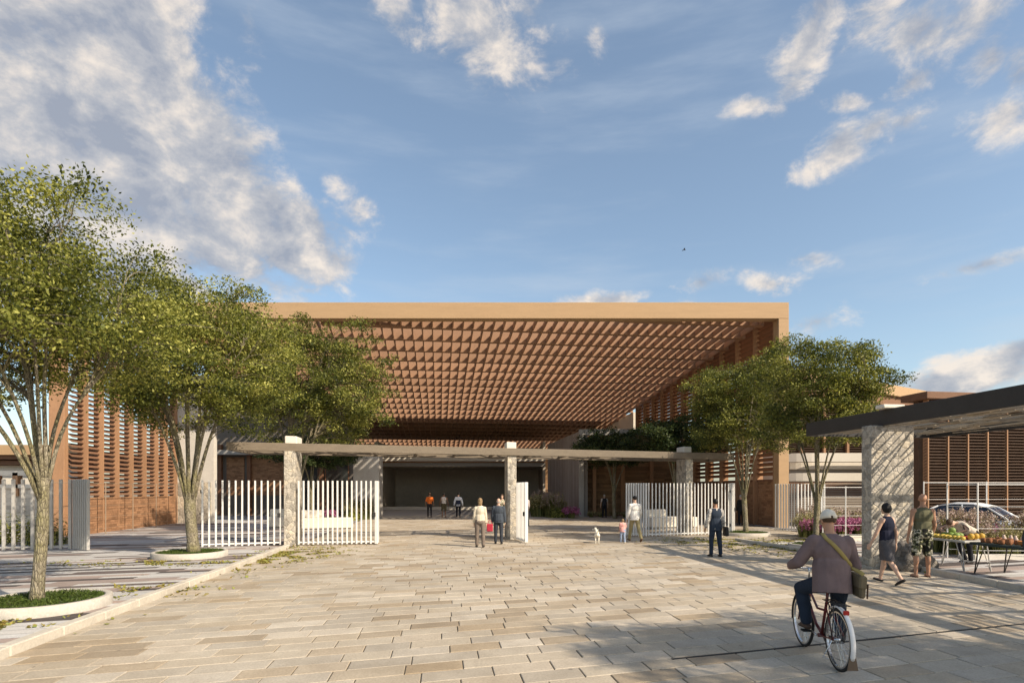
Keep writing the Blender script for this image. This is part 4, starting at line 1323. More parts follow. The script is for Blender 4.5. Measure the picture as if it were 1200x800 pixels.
o, J = person('walker in a pale shirt half hidden behind the white gate leaf', (.72,32,0), 10, 1.75, WALK,
  dict(top=('shirt',cloth('pale pink shirt',(.55,.46,.42)),1.6,-.05), bottom=('trousers',cloth('black trousers',(.02,.02,.024))), shoes=(LEATHER_K,'shoe')), SKIN_M, ('short',HAIR_K), .014)
# far trio
G_FAR = 'people at the dark entrance'
person('person in an orange shirt at the dark entrance, left of the far three', (-6.05,42.6,0), 3, 1.80, dict(STAND, armL=(0,16,25), armR=(0,16,25)),
  dict(top=('shirt',cloth('orange shirt',(.75,.17,.03)),.75,-.03), bottom=('trousers',cloth('charcoal trousers',(.035,.03,.03))), shoes=(LEATHER_K,'shoe')), SKIN_M, ('short',HAIR_BR), .018)
person('bare-armed person in a pale vest and shorts, middle of the far three', (-5.0,42.6,0), 0, 1.78, dict(STAND, armL=(2,20,12), armR=(2,20,12)),
  dict(top=('vest',cloth('pale vest',(.66,.58,.50)),0,-.01), bottom=('shorts',cloth('brown shorts',(.10,.08,.045))), shoes=(LEATHER_B,'shoe'), armhole=.004), SKIN_D, ('short',HAIR_K), .018)
o, J = person('person in a white and navy jacket, right of the far three', (-3.94,42.6,0), 0, 1.78, dict(STAND, armL=(4,18,20), armR=(4,18,20)),
  dict(top=('jacket',cloth('white jacket',(.75,.74,.74)),1.92,-.06,.026), bottom=('trousers',cloth('black trousers',(.02,.02,.024))), shoes=(LEATHER_K,'shoe')), SKIN_L, ('short',HAIR_K), .018)
m = MB(); top_prims(m, J, 1.78, False, .036, 0, -.02)
U = J['U']; P = J['P']
part(remeshed(m,.018,1,[(P+U*.175*1.78,U),(P+U*.01*1.78,-U),(J['SL'],V((-1,0,0))),(J['SR'],V((1,0,0)))]), 'jacket_band', cloth('navy band',(.03,.035,.06)), o)
person('person in a dark sleeveless vest in the shade beside the ribbed concrete wall', (6.75,42.4,0), 5, 1.68, dict(STAND, armL=(3,15,10), armR=(3,15,10)),
  dict(top=('shirt',cloth('pale shirt',(.55,.48,.44)),.5,-.03), over=('vest',cloth('charcoal vest',(.03,.03,.035)),-.04), bottom=('trousers',cloth('black trousers',(.02,.02,.024))), shoes=(LEATHER_K,'shoe')), SKIN_L, ('short',HAIR_G), .018)
person('dark clothed person with a pale hat in the shade behind the slim tree', (13.1,33.2,0), 20, 1.72, STAND,
  dict(top=('coat',cloth('black coat',(.02,.02,.02)),1.93,-.10,.026), bottom=('trousers',cloth('black trousers',(.02,.02,.024))), shoes=(LEATHER_K,'shoe')), SKIN_L, ('short',HAIR_G), .018)
# man and child
person('man in a white shirt and khaki trousers walking with the child', (4.72,22.3,0), 12, 1.76, dict(WALK, armL=(8,10,14), armR=(14,16,18)),
  dict(top=('shirt',cloth('white shirt',(.72,.69,.64)),1.80,-.055,.022), bottom=('trousers',cloth('khaki cloth',(.30,.25,.13))), shoes=(LEATHER_B,'shoe'), hemflare=1.08), SKIN_L, ('short',HAIR_K), .011)
person('small child in a pink shirt and jeans next to the man in the white shirt', (4.18,21.9,0), 5, .90, dict(fem=True, legL=(8,6,0), legR=(-6,6,10), armL=(6,12,25), armR=(10,14,25)),
  dict(top=('shirt',cloth('pink shirt',(.68,.34,.30)),.8,-.07,.018), bottom=('trousers',cloth('pale denim',(.26,.31,.42))), shoes=(CREAM,'shoe'), build=1.15), SKIN_L, ('bob',HAIR_BL), .009)
# man in a dark suit
o, J = person('man in a dark blue waistcoat with pale speckled sleeves standing alone on the right', (6.12,17.45,0), 8, 1.72, dict(STAND, armL=(0,15,22), armR=(2,13,22), splay=4),
  dict(top=('shirt',cloth('speckled shirt',(.4,.38,.35),pat=(40,[(0,(.10,.09,.08)),(.45,(.45,.42,.38)),(.6,(.62,.58,.52))])),1.75,-.05,.022), over=('waistcoat',cloth('blue black cloth',(.030,.040,.058)),-.075),
       bottom=('trousers',cloth('blue black trousers',(.026,.036,.055))), shoes=(LEATHER_K,'shoe'), build=1.05), SKIN_M, ('short',HAIR_K), .011)
# walking woman at the pillar
o, J = person('woman in a navy sleeveless top and grey skirt walking past the stone slab pillar', (7.98,12.35,0), 22, 1.72, dict(fem=True, legR=(19,6,-6), legL=(-20,16,34), armL=(14,15,12), armR=(-10,14,18), nod=3),
  dict(top=('sleeveless_top',cloth('navy cloth',(.018,.020,.036)),0,-.005,.014), bottom=('skirt',cloth('grey tweed',(.085,.08,.085))), shoes=(LEATHER_K,'flat'), armhole=.012), SKIN_L, ('bob',HAIR_K), .009)
# bald man at the stall
o, J = person('bald man in an olive tank top and camouflage shorts looking at the fruit stall', (9.45,13.35,0), -8, 1.90, dict(legL=(2,3,0), legR=(6,6,0), armL=(-3,12,18), armR=(6,13,24), look=-35, splay=4),
  dict(top=('tank_top',cloth('olive jersey',(.125,.118,.07)),0,-.02,.012), bottom=('shorts',cloth('camouflage cloth',(.1,.1,.05),pat=(11,[(0,(.02,.02,.018)),(.46,(.10,.105,.05)),(.54,(.55,.50,.38)),(.62,(.035,.04,.025))]))),
       shoes=(LEATHER_B,'sandal'), armhole=.004, build=1.06), SKIN_M, None, .009)
# stall keeper leaning over the table
o, J = person('stall keeper in a beige shirt bending over the fruit table', (12.55,16.0,0), 98, 1.74, dict(P=(0,-.12,.84), lean=62, nod=22, face=True, footL=(-.14,.02,.078), footR=(.14,-.10,.078),
    handL=(-.20,.52,.86), handR=(.18,.56,.86), poleL=(-.8,-.3,.2), poleR=(.8,-.3,.2)),
  dict(top=('shirt',cloth('beige shirt',(.46,.40,.33)),1.6,-.03,.022), bottom=('trousers',cloth('black trousers',(.02,.02,.024))), shoes=(LEATHER_K,'shoe')), SKIN_L, ('short',HAIR_BR), .010)
# walker leaving the frame
person('walker in dark clothes leaving the frame at the right edge, one black shoe in view', (10.22,11.2,0), -80, 1.74, dict(WALK, legR=(-20,14,28), legL=(22,6,-8)),
  dict(top=('shirt',cloth('charcoal shirt',(.05,.05,.055)),1.8,-.05,.022), bottom=('trousers',cloth('black trousers',(.02,.02,.024))), shoes=(LEATHER_K,'shoe')), SKIN_M, ('short',HAIR_K), .014)

def hand_bag():
    m = MB(); m.cbox((-.11,-.05,0),(.22,0,0),(0,.10,0),(0,0,.27),.02)
    e = empty('handbag', (-.80,20.85,.52), 'small red handbag between the cream cardigan woman and the suited man', 'handbag')
    m.build('bag_body', cloth('red bag cloth',(.42,.035,.06)), e)
    m = MB(); m.tube([(-.06,0,.27),(-.05,0,.36),(0,0,.40),(.05,0,.36),(.06,0,.27)], .009, 6); m.build('bag_handle', cloth('red bag cloth',(.42,.035,.06)), e)
    e = empty('handbag', (6.42,17.42,.62), 'black bag hanging at the right side of the man in the blue waistcoat', 'handbag')
    m = MB(); m.cbox((-.05,-.13,0),(.10,0,0),(0,.26,0),(0,0,.28),.02); m.build('bag_body', LEATHER_K, e)
    m = MB(); m.tube([(0,-.08,.28),(0,-.05,.42),(0,.05,.42),(0,.08,.28)], .008, 6); m.build('bag_handle', LEATHER_K, e)
hand_bag()

# ------------------------------------------------------------------ the white dog
def dog():
    m = MB(); s = 1.0
    F, X = V((0,1,0)), V((1,0,0))
    m.ell((0,.14,.335), (.088,.13,.105)); m.ell((0,-.06,.33), (.075,.14,.085)); m.ell((0,-.19,.335), (.080,.09,.095))
    m.capsule((0,.20,.37), (-.02,.29,.47), .062, .05)
    hc = V((-.05,.33,.505)); hf = V((-.8,.6,0)).normalized(); hx = V((.6,.8,0)).normalized()
    m.ell(hc, (.052,.062,.052), (hx,hf,UP)); m.capsule(hc+hf*.04-UP*.012, hc+hf*.125-UP*.025, .032, .022)
    for q in (-1,1):
        m.capsule(hc+hx*q*.035+UP*.03, hc+hx*q*.05+UP*.10-hf*.01, .022, .007, hf, .5)
        # hind leg: thigh, hock, shank, paw
        m.capsule((q*.055,-.20,.30), (q*.065,-.13,.20), .055, .034); m.capsule((q*.065,-.13,.20), (q*.06,-.235,.125), .032, .020)
        m.capsule((q*.06,-.235,.125), (q*.06,-.215,.025), .019, .017); m.capsule((q*.06,-.22,.018), (q*.06,-.175,.016), .020, .018)
        m.capsule((q*.055,.17,.29), (q*.055,.16,.17), .042, .027); m.capsule((q*.055,.16,.17), (q*.055,.175,.03), .025, .018); m.capsule((q*.055,.175,.018), (q*.055,.215,.016), .020, .018)
    m.tube([(0,-.26,.39),(.01,-.31,.43),(.02,-.31,.50),(.03,-.27,.545)], [.022,.02,.016,.008], 8)
    me = remeshed(m, .009, 2, (), .005, 25)
    o = bpy.data.objects.new('dog', me); me.materials.clear(); me.materials.append(M('white dog coat',(.74,.68,.56),.95,.12,9,.6,120)); link(o)
    o.location = (3.22,22.0,0); o.rotation_euler = (0,0,math.radians(-6))
    tag(o, 'small white dog standing on the paving left of the child', 'dog')
    for q in (-1,1):
        e = MB(); e.ell(hc+hf*.052+hx*q*.024+UP*.014, (.008,.008,.008)); e.build('eye', RUBBER, o, True)
    e = MB(); e.ell(hc+hf*.146-UP*.022, (.012,.012,.010)); e.build('nose', RUBBER, o, True)
dog()
# ------------------------------------------------------------------ bicycle and cyclist
BIKE_P = V((3.67,6.88,0)); BIKE_YAW = math.radians(-7)
BFR = M('maroon bicycle paint', (.13,.022,.02), .35, .15, 6, 0, spec=.5)
def wheel(e, c, R, name):
    w = bpy.data.objects.new(name, MB().mesh(name, RUBBER))
    # tyre torus as the wheel's own mesh
    m = MB(); n = 56; k = 10
    vs = []; fs = []
    for i in range(n):
        a = 2*PI*i/n
        for j in range(k):
            b = 2*PI*j/k; rr = R-.018+.018*math.cos(b)
            vs.append((.017*math.sin(b), rr*math.cos(a), rr*math.sin(a)))
    for i in range(n):
        for j in range(k):
            fs.append((i*k+j, ((i+1)%n)*k+j, ((i+1)%n)*k+(j+1)%k, i*k+(j+1)%k))
    m.add(vs, fs)
    e2 = bpy.data.objects.new(name, m.mesh(name, RUBBER, True)); bpy.data.objects.remove(w); link(e2, e); e2.location = c
    m = MB(); vs = []; fs = []
    for i in range(n):
        a = 2*PI*i/n
        for (x, rr) in ((-.012,R-.034),(.012,R-.034),(.012,R-.052),(-.012,R-.052)):
            vs.append((x, rr*math.cos(a), rr*math.sin(a)))
    for i in range(n):
        for j in range(4):
            fs.append((i*4+j, i*4+(j+1)%4, ((i+1)%n)*4+(j+1)%4, ((i+1)%n)*4+j))
    m.add(vs, fs); m.build('rim', CHROME, e2)
    m = MB()
    for i in range(32):
        a = 2*PI*i/32; b = a + (.35 if i % 4 < 2 else -.35)
        x = .028 if i % 2 else -.028
        m.tube([(x,.022*math.cos(b),.022*math.sin(b)),(0,(R-.05)*math.cos(a),(R-.05)*math.sin(a))], .0013, 4, False)
    m.build('spokes', CHROME, e2)
    m = MB(); m.tube([(-.05,0,0),(-.035,0,0),(-.03,0,0),(.03,0,0),(.035,0,0),(.05,0,0)], [.008,.008,.022,.022,.008,.008], 12); m.build('hub', CHROME, e2, True)
    return e2
def bicycle():
    e = empty('bicycle', BIKE_P, 'maroon city bicycle with a white rear mudguard and luggage rack, ridden across the paving', 'bicycle', None, BIKE_YAW)
    R = .345; rc = V((0,-.46,R)); fc = V((0,.58,R)); bb = V((0,0,.285))
    wheel(e, rc, R, 'wheel'); wheel(e, fc, R, 'wheel')
    st = V((0,-.15,.72)); hd = V((0,.40,.80)); hl = V((0,.445,.66))
    m = MB()
    m.tube([bb, st, st+V((0,-.03,.12))], .016, 10)
    m.tube([bb+V((0,.0,.03)), bb+V((0,.16,.10)), hl+V((0,-.06,-.06)), hl], .018, 10)
    m.tube([st+V((0,.025,-.12)), V((0,.12,.58)), hd+V((0,-.03,-.04)), hd], .014, 10)
    m.tube([hl+V((0,.02,-.03)), hd+V((0,-.01,.06))], .021, 10)
    for s in (-1,1):
        m.tube([bb+V((s*.03,-.02,0)), rc+V((s*.06,.03,0)), rc+V((s*.06,0,0))], .010, 8)
        m.tube([st+V((s*.015,0,-.03)), rc+V((s*.06,.02,.05)), rc+V((s*.06,0,0))], .008, 8)
    m.tube([bb+V((-.04,0,0)), bb+V((.04,0,0))], .024, 12)
    m.build('frame', BFR, e, True)
    m = MB()
    for s in (-1,1): m.tube([fc+V((s*.055,0,0)), V((s*.055,.52,.55)), V((s*.045,.47,.68)), V((0,.455,.70))], .010, 8)
    m.build('fork', BFR, e, True)
    m = MB()
    m.tube([hd+V((0,0,.05)), V((0,.375,.99)), V((0,.40,1.03))], .012, 10)
    m.tube([(-.275,.20,1.05),(-.265,.32,1.06),(-.16,.40,1.03),(0,.41,1.02),(.16,.40,1.03),(.265,.32,1.06),(.275,.20,1.05)], .011, 10)
    hb_ = m.build('handlebar', CHROME, e, True)
    for s in (-1,1):
        m = MB(); m.tube([(s*.276,.16,1.048),(s*.270,.27,1.056)], .016, 10); m.build('grip', RUBBER, hb_, True)
    m = MB(); m.tube([st+V((0,-.01,.06)), V((0,-.20,.86))], .012, 10); m.build('seat_post', CHROME, e, True)
    m = MB(); m.ell((0,-.27,.885), (.10,.12,.035)); m.capsule((0,-.22,.89), (0,-.04,.89), .05, .025, V((1,0,0)), .6)
    part(remeshed(m,.009,2), 'saddle', M('tan saddle leather',(.24,.17,.12),.6,.2,6,.15,60), e)
    # rear mudguard with rubber flap
    m = MB(); vs = []; fs = []; n = 26
    for i in range(n):
        a = math.radians(52 + 150*i/(n-1))
        for (x, rr) in ((-.024,R+.012),(-.016,R+.022),(0,R+.026),(.016,R+.022),(.024,R+.012)):
            vs.append((x, rc.y+rr*math.cos(a), rc.z+rr*math.sin(a)))
    for i in range(n-1):
        for j in range(4): fs.append((i*5+j, i*5+j+1, (i+1)*5+j+1, (i+1)*5+j))
    m.add(vs, fs); o = m.build('mudguard', M('white mudguard',(.74,.72,.70),.35,.05,6,0), e, True); o.modifiers.new('t','SOLIDIFY').thickness = .003
    a = math.radians(202); p = V((0, rc.y+(R+.02)*math.cos(a), rc.z+(R+.02)*math.sin(a)))
    fl = MB(); fl.add([p+V((-.033,0,.03)),p+V((.033,0,.03)),p+V((.055,.0,-.10)),p+V((-.055,.0,-.10)),p+V((-.033,-.006,.03)),p+V((.033,-.006,.03)),p+V((.055,-.008,-.10)),p+V((-.055,-.008,-.10))],
        [(0,1,2,3),(7,6,5,4),(0,4,5,1),(1,5,6,2),(2,6,7,3),(3,7,4,0)]); fl.build('mud_flap', M('brown rubber flap',(.13,.09,.06),.8,.2,8,.2,60), o)
    m = MB(); vs = []; fs = []
    for i in range(20):
        a = math.radians(-10 + 140*i/19)
        for (x, rr) in ((-.02,R+.010),(0,R+.018),(.02,R+.010)): vs.append((x, fc.y+rr*math.cos(a), fc.z+rr*math.sin(a)))
    for i in range(19):
        for j in range(2): fs.append((i*3+j, i*3+j+1, (i+1)*3+j+1, (i+1)*3+j))
    m.add(vs, fs); o = m.build('mudguard', STEELB, e, True); o.modifiers.new('t','SOLIDIFY').thickness = .003
    # rack
    m = MB()
    for x in (-.06,-.02,.02,.06): m.tube([(x,-.18,.74),(x,-.62,.745)], .005, 6)
    for y in (-.22,-.36,-.50,-.62): m.tube([(-.065,y,.745),(.065,y,.745)], .005, 6)
    for s in (-1,1):
        m.tube([rc+V((s*.07,0,0)), (s*.065,-.50,.74)], .005, 6); m.tube([rc+V((s*.07,0,0)), (s*.065,-.36,.74)], .005, 6)
    m.build('luggage_rack', STEELB, e, True)
    m = MB(); m.cbox((-.03,-.665,.655),(.06,0,0),(0,.03,0),(0,0,.05),.008); m.build('tail_light', M('red reflector',(.35,.02,.015),.3,.1,5,0), e)
    # chain set
    m = MB(); m.tube([bb+V((.045,0,0)), bb+V((.05,0,0))], .085, 24); m.tube([bb+V((.05,0,.082)), rc+V((.05,0,.035))], .005, 6); m.tube([bb+V((.05,0,-.082)), rc+V((.05,0,-.035))], .005, 6)
    m.tube([rc+V((.04,0,0)), rc+V((.055,0,0))], [.045,.035], 16); m.build('chain_set', M('dark oily steel',(.06,.055,.05),.4,.2,8,0,metal=.7), e, True)
    pl, pr = V((-.115,.165,.30)), V((.115,-.165,.27))
    for c, x in ((pl,-.055),(pr,.06)):
        m = MB(); m.tube([bb+V((x,0,0)), V((x,c.y,c.z))], .009, 8); k = m.build('crank', CHROME, e, True)
        m = MB(); m.cbox((c.x-.05,c.y-.045,c.z-.012),(.10,0,0),(0,.09,0),(0,0,.024),.005); m.build('pedal', RUBBER, k)
    m = MB(); m.tube([rc+V((-.06,.02,-.01)), V((-.10,-.30,.10)), V((-.10,-.44,.13))], .006, 6); m.build('kickstand', CHROME, e, True)
    return e
bicycle()

CH = 1.74
cj = cloth('mauve brown jacket', (.165,.118,.115), var=.16)
cyc, CJ = person('cyclist in a brown jacket, dark jeans and a cream cap riding away on the bicycle', BIKE_P, math.degrees(BIKE_YAW), CH,
  dict(P=(.02,-.24,.955), lean=11, nod=4, side=2, footL=(-.125,.11,.405), footR=(.125,-.22,.385), kpoleL=(-.35,1,.2), kpoleR=(.30,1,.2), fpitchL=2, fpitchR=14,
       handL=(-.305,.13,1.09), handR=(.295,.15,1.09), poleL=(-.55,-.4,-.7), poleR=(.45,-.5,-.8), curl=(75,75)),
  dict(top=('jacket',cj,1.82,-.075,.026), bottom=('trousers',cloth('dark denim',(.022,.032,.052))), shoes=(M('brown shoe',(.06,.035,.025),.6,.2,8,.1,60),'shoe'), build=1.08, hemflare=1.10, flare=1.15), SKIN_M, ('short',HAIR_BR), .009)
cap_on(cyc, CJ, CH, cloth('cream cap', (.66,.60,.50)))
def satchel():
    jm = [c for c in cyc.children if c.name.startswith('jacket')][0]
    bvh = BVHTree.FromPolygons([v.co for v in jm.data.vertices], [p.vertices for p in jm.data.polygons])
    e = empty('shoulder_bag', BIKE_P, 'olive canvas shoulder bag with a yellow strap worn by the cyclist', 'shoulder bag', None, BIKE_YAW)
    c = V((.285,-.30,.80))
    m = MB(); m.cbox(c+V((-.05,-.13,.0)), (.075,.02,-.01),(-.01,.26,.02),(.012,0,.24),.02)
    oc = cloth('olive canvas', (.125,.10,.062))
    m.build('bag_body', oc, e)
    m = MB(); m.cbox(c+V((-.057,-.138,.10)), (.092,.02,-.01),(-.01,.276,.02),(.008,0,.150),.018); fl = m.build('bag_flap', cloth('olive canvas flap', (.15,.12,.075)), e)
    m = MB()
    for y in (-.09,.08): m.obox(c+V((.047,y,-.01)), (.008,0,0),(0,.025,0),(.006,0,.16))
    m.build('bag_strap', LEATHER_B, fl)
    a = CJ['N'] + V((-.085,-.02,-.02)); b = c + V((-.01,-.13,.26))
    pts = []
    # over the shoulder from the front, then down across the back
    top = V((a.x-.01, a.y, a.z+.2)); h = bvh.ray_cast(top, V((0,0,-1)))
    for i in range(15):
        t = i/14
        p = a*(1-t) + b*t
        q = V((p.x, p.y-.6, p.z)); h2 = bvh.ray_cast(q, V((0,1,0)))
        if h2[0] is not None and h2[0].y < p.y + .25:
            pts.append(h2[0] + V((0,-.012,0)))
        else: pts.append(p)
    if h[0] is not None: pts = [h[0]+V((0,.05,.0)), h[0]+V((0,0,.012))] + pts
    m = MB(); vs = []; fs = []
    for i, p in enumerate(pts):
        d = (pts[min(i+1,len(pts)-1)]-pts[max(i-1,0)]).normalized()
        w = d.cross(V((0,-1,0))); w = w.normalized()*.021 if w.length > .2 else V((.021,0,0))
        nn = d.cross(w).normalized()*.004
        vs += [p-w-nn, p+w-nn, p+w+nn, p-w+nn]
    for i in range(len(pts)-1):
        b0 = i*4
        for j in range(4): fs.append((b0+j, b0+(j+1)%4, b0+4+(j+1)%4, b0+4+j))
    m.add(vs, fs); m.build('strap', cloth('yellow webbing', (.33,.25,.09)), e, True)
satchel()

# ------------------------------------------------------------------ fruit stall
def table(loc, rz, L, W, h, top, legs, label, thick=.05, lip=None):
    e = empty('trestle_table', loc, label, 'table', 'trestle tables of the fruit stall', rz)
    m = MB(); m.cbox((-W/2,-L/2,h-thick),(W,0,0),(0,L,0),(0,0,thick),.008); m.build('table_top', top, e)
    if lip:
        m = MB(); m.cbox((-W/2-.012,-L/2-.01,h-thick-.09),(W+.024,0,0),(0,L+.02,0),(0,0,.088),.006); m.build('apron', lip, e)
    for y, s in ((-L*.40,1),(L*.40,-1)):
        for x, t in ((-W*.42,-1),(W*.42,1)):
            m = MB(); m.tube([(x,y,h-thick),(x+t*.02,y-s*.10,.0)], .014, 8); m.build('leg', legs, e)
            m = MB(); m.tube([(x,y+s*.16,h-thick),(x+t*.02,y-s*.08,.03)], .011, 8); m.build('brace', legs, e)
        m = MB(); m.tube([(-W*.42,y-s*.06,.25),(W*.42,y-s*.06,.25)], .011, 8); m.build('stretcher', legs, e)
    return e
T1P = V((11.35,14.95,0)); T2P = V((11.55,13.1,0))
table(T1P, .10, 1.55, .80, .76, M('pale table top',(.50,.48,.43),.6,.1,3,.1,40), GREY_SHADE, 'pale topped trestle table piled with fruit in front of the stall keeper')
table(T2P, .06, 1.95, .85, .75, M('dark green table cloth',(.04,.055,.05),.8,.2,4,.2,60), STEELB, 'dark topped trestle table with pots and bowls at the right edge', .06)
def fruit():
    r = random.Random(6)
    my = M('yellow fruit skin',(.55,.40,.07),.5,.25,6,.05,40); mg = M('green fruit skin',(.19,.27,.06),.5,.25,6,.05,40); mr = M('red fruit skin',(.40,.05,.03),.4,.3,6,.05,40)
    mo = M('orange fruit skin',(.55,.33,.05),.5,.2,6,.05,60)
    def sph(name, mat, rad, sq=1.0):
        m = MB(); pr = []
        for i in range(11):
            th = PI*i/10; rr = rad*math.sin(th); z = -rad*sq*math.cos(th)
            z -= rad*.18*math.exp(-(rr/(rad*.35))**2)*(1 if i > 5 else -.5)
            pr.append((max(rr,.0008), z))
        m.lathe(pr, n=14); return m.mesh(name, mat, True)
    kinds = [('mango','yellow mango in the row along the edge of the fruit table', sph('mango',my,.062,.86), 'mangoes on the fruit table'),
             ('melon','green melon heaped at the middle of the fruit table', sph('melon',mg,.085,.95), 'melons on the fruit table'),
             ('apple','red apple between the mangoes and the melons', sph('apple',mr,.05,.92), 'apples on the fruit table'),
             ('papaya','large orange yellow papaya at the far end of the fruit table', sph('papaya',mo,.07,1.2), 'papayas on the fruit table')]
    def put(k, x, y, z):
        nm, lab, me, grp = kinds[k]
        o = bpy.data.objects.new(nm, me); link(o)
        q = V((x,y,0)); c, s = math.cos(.10), math.sin(.10)
        o.location = T1P + V((q.x*c-q.y*s, q.x*s+q.y*c, z)); o.rotation_euler = (r.uniform(-.4,.4), r.uniform(-.4,.4), r.uniform(0,6))
        tag(o, lab, nm, grp)
    for i in range(11): put(0, -.27+.02*r.random(), .68-i*.125, .76+.052)
    for i in range(6): put(0, -.14+.02*r.random(), .64-i*.125, .76+.052)
    for i, (x,y,z) in enumerate(((-.02,.20,.84),(-.02,.02,.84),(.16,.12,.84),(.15,-.06,.84),(.06,.08,.96),(-.04,-.16,.84))): put(1, x, y, z)
    for i in range(8): put(2, .0+.02*r.random()+(.11 if i%2 else 0), -.22-.055*i+.55*(i>5), .76+.045)
    for i, (x,y) in enumerate(((.05,-.62),(-.1,-.64),(.22,-.60))): put(3, x, y, .76+.10)
    clay = M('terracotta pot',(.30,.13,.06),.75,.2,5,.15,50); pale = M('pale pot glaze',(.52,.40,.33),.5,.15,5,.1,50)
    def pot(name, prof, mat): m = MB(); m.lathe(prof, n=18); return m.mesh(name, mat, True)
    pm = pot('pot', [(.0008,0),(.05,0),(.065,.03),(.07,.09),(.058,.115),(.064,.13),(.056,.13),(.05,.11),(.0008,.10)], clay)
    bm_ = pot('bowl', [(.0008,0),(.07,0),(.12,.05),(.15,.12),(.142,.12),(.11,.06),(.0008,.03)], M('orange bowl glaze',(.42,.16,.04),.5,.15,5,.1,50))
    jm = pot('jar', [(.0008,0),(.045,0),(.055,.04),(.05,.12),(.025,.16),(.025,.19),(.02,.19),(.018,.16),(.0008,.15)], pale)
    r2 = random.Random(4)
    for i in range(5):
        for j in range(2):
            o = bpy.data.objects.new('pot', pm); link(o); o.location = T2P + V((-.26+j*.2+r2.uniform(-.02,.02), .78-i*.17, .75)); o.scale = (.9,.9,r2.uniform(.8,1.1))
            tag(o, 'small brown clay pot standing in rows on the dark table', 'pot', 'clay pots on the dark table')
    for i in range(5):
        o = bpy.data.objects.new('jar', jm); link(o); o.location = T2P + V((.18+.03*(i%2), .74-i*.16, .75))
        tag(o, 'pale slim jar at the back of the dark table', 'jar', 'jars on the dark table')
    for i, (x,y) in enumerate(((-.18,-.26),(.10,-.32),(-.16,-.62))):
        o = bpy.data.objects.new('bowl', bm_); link(o); o.location = T2P + V((x,y,.75))
        tag(o, 'round orange brown bowl near the right end of the dark table', 'bowl', 'bowls on the dark table')
fruit()

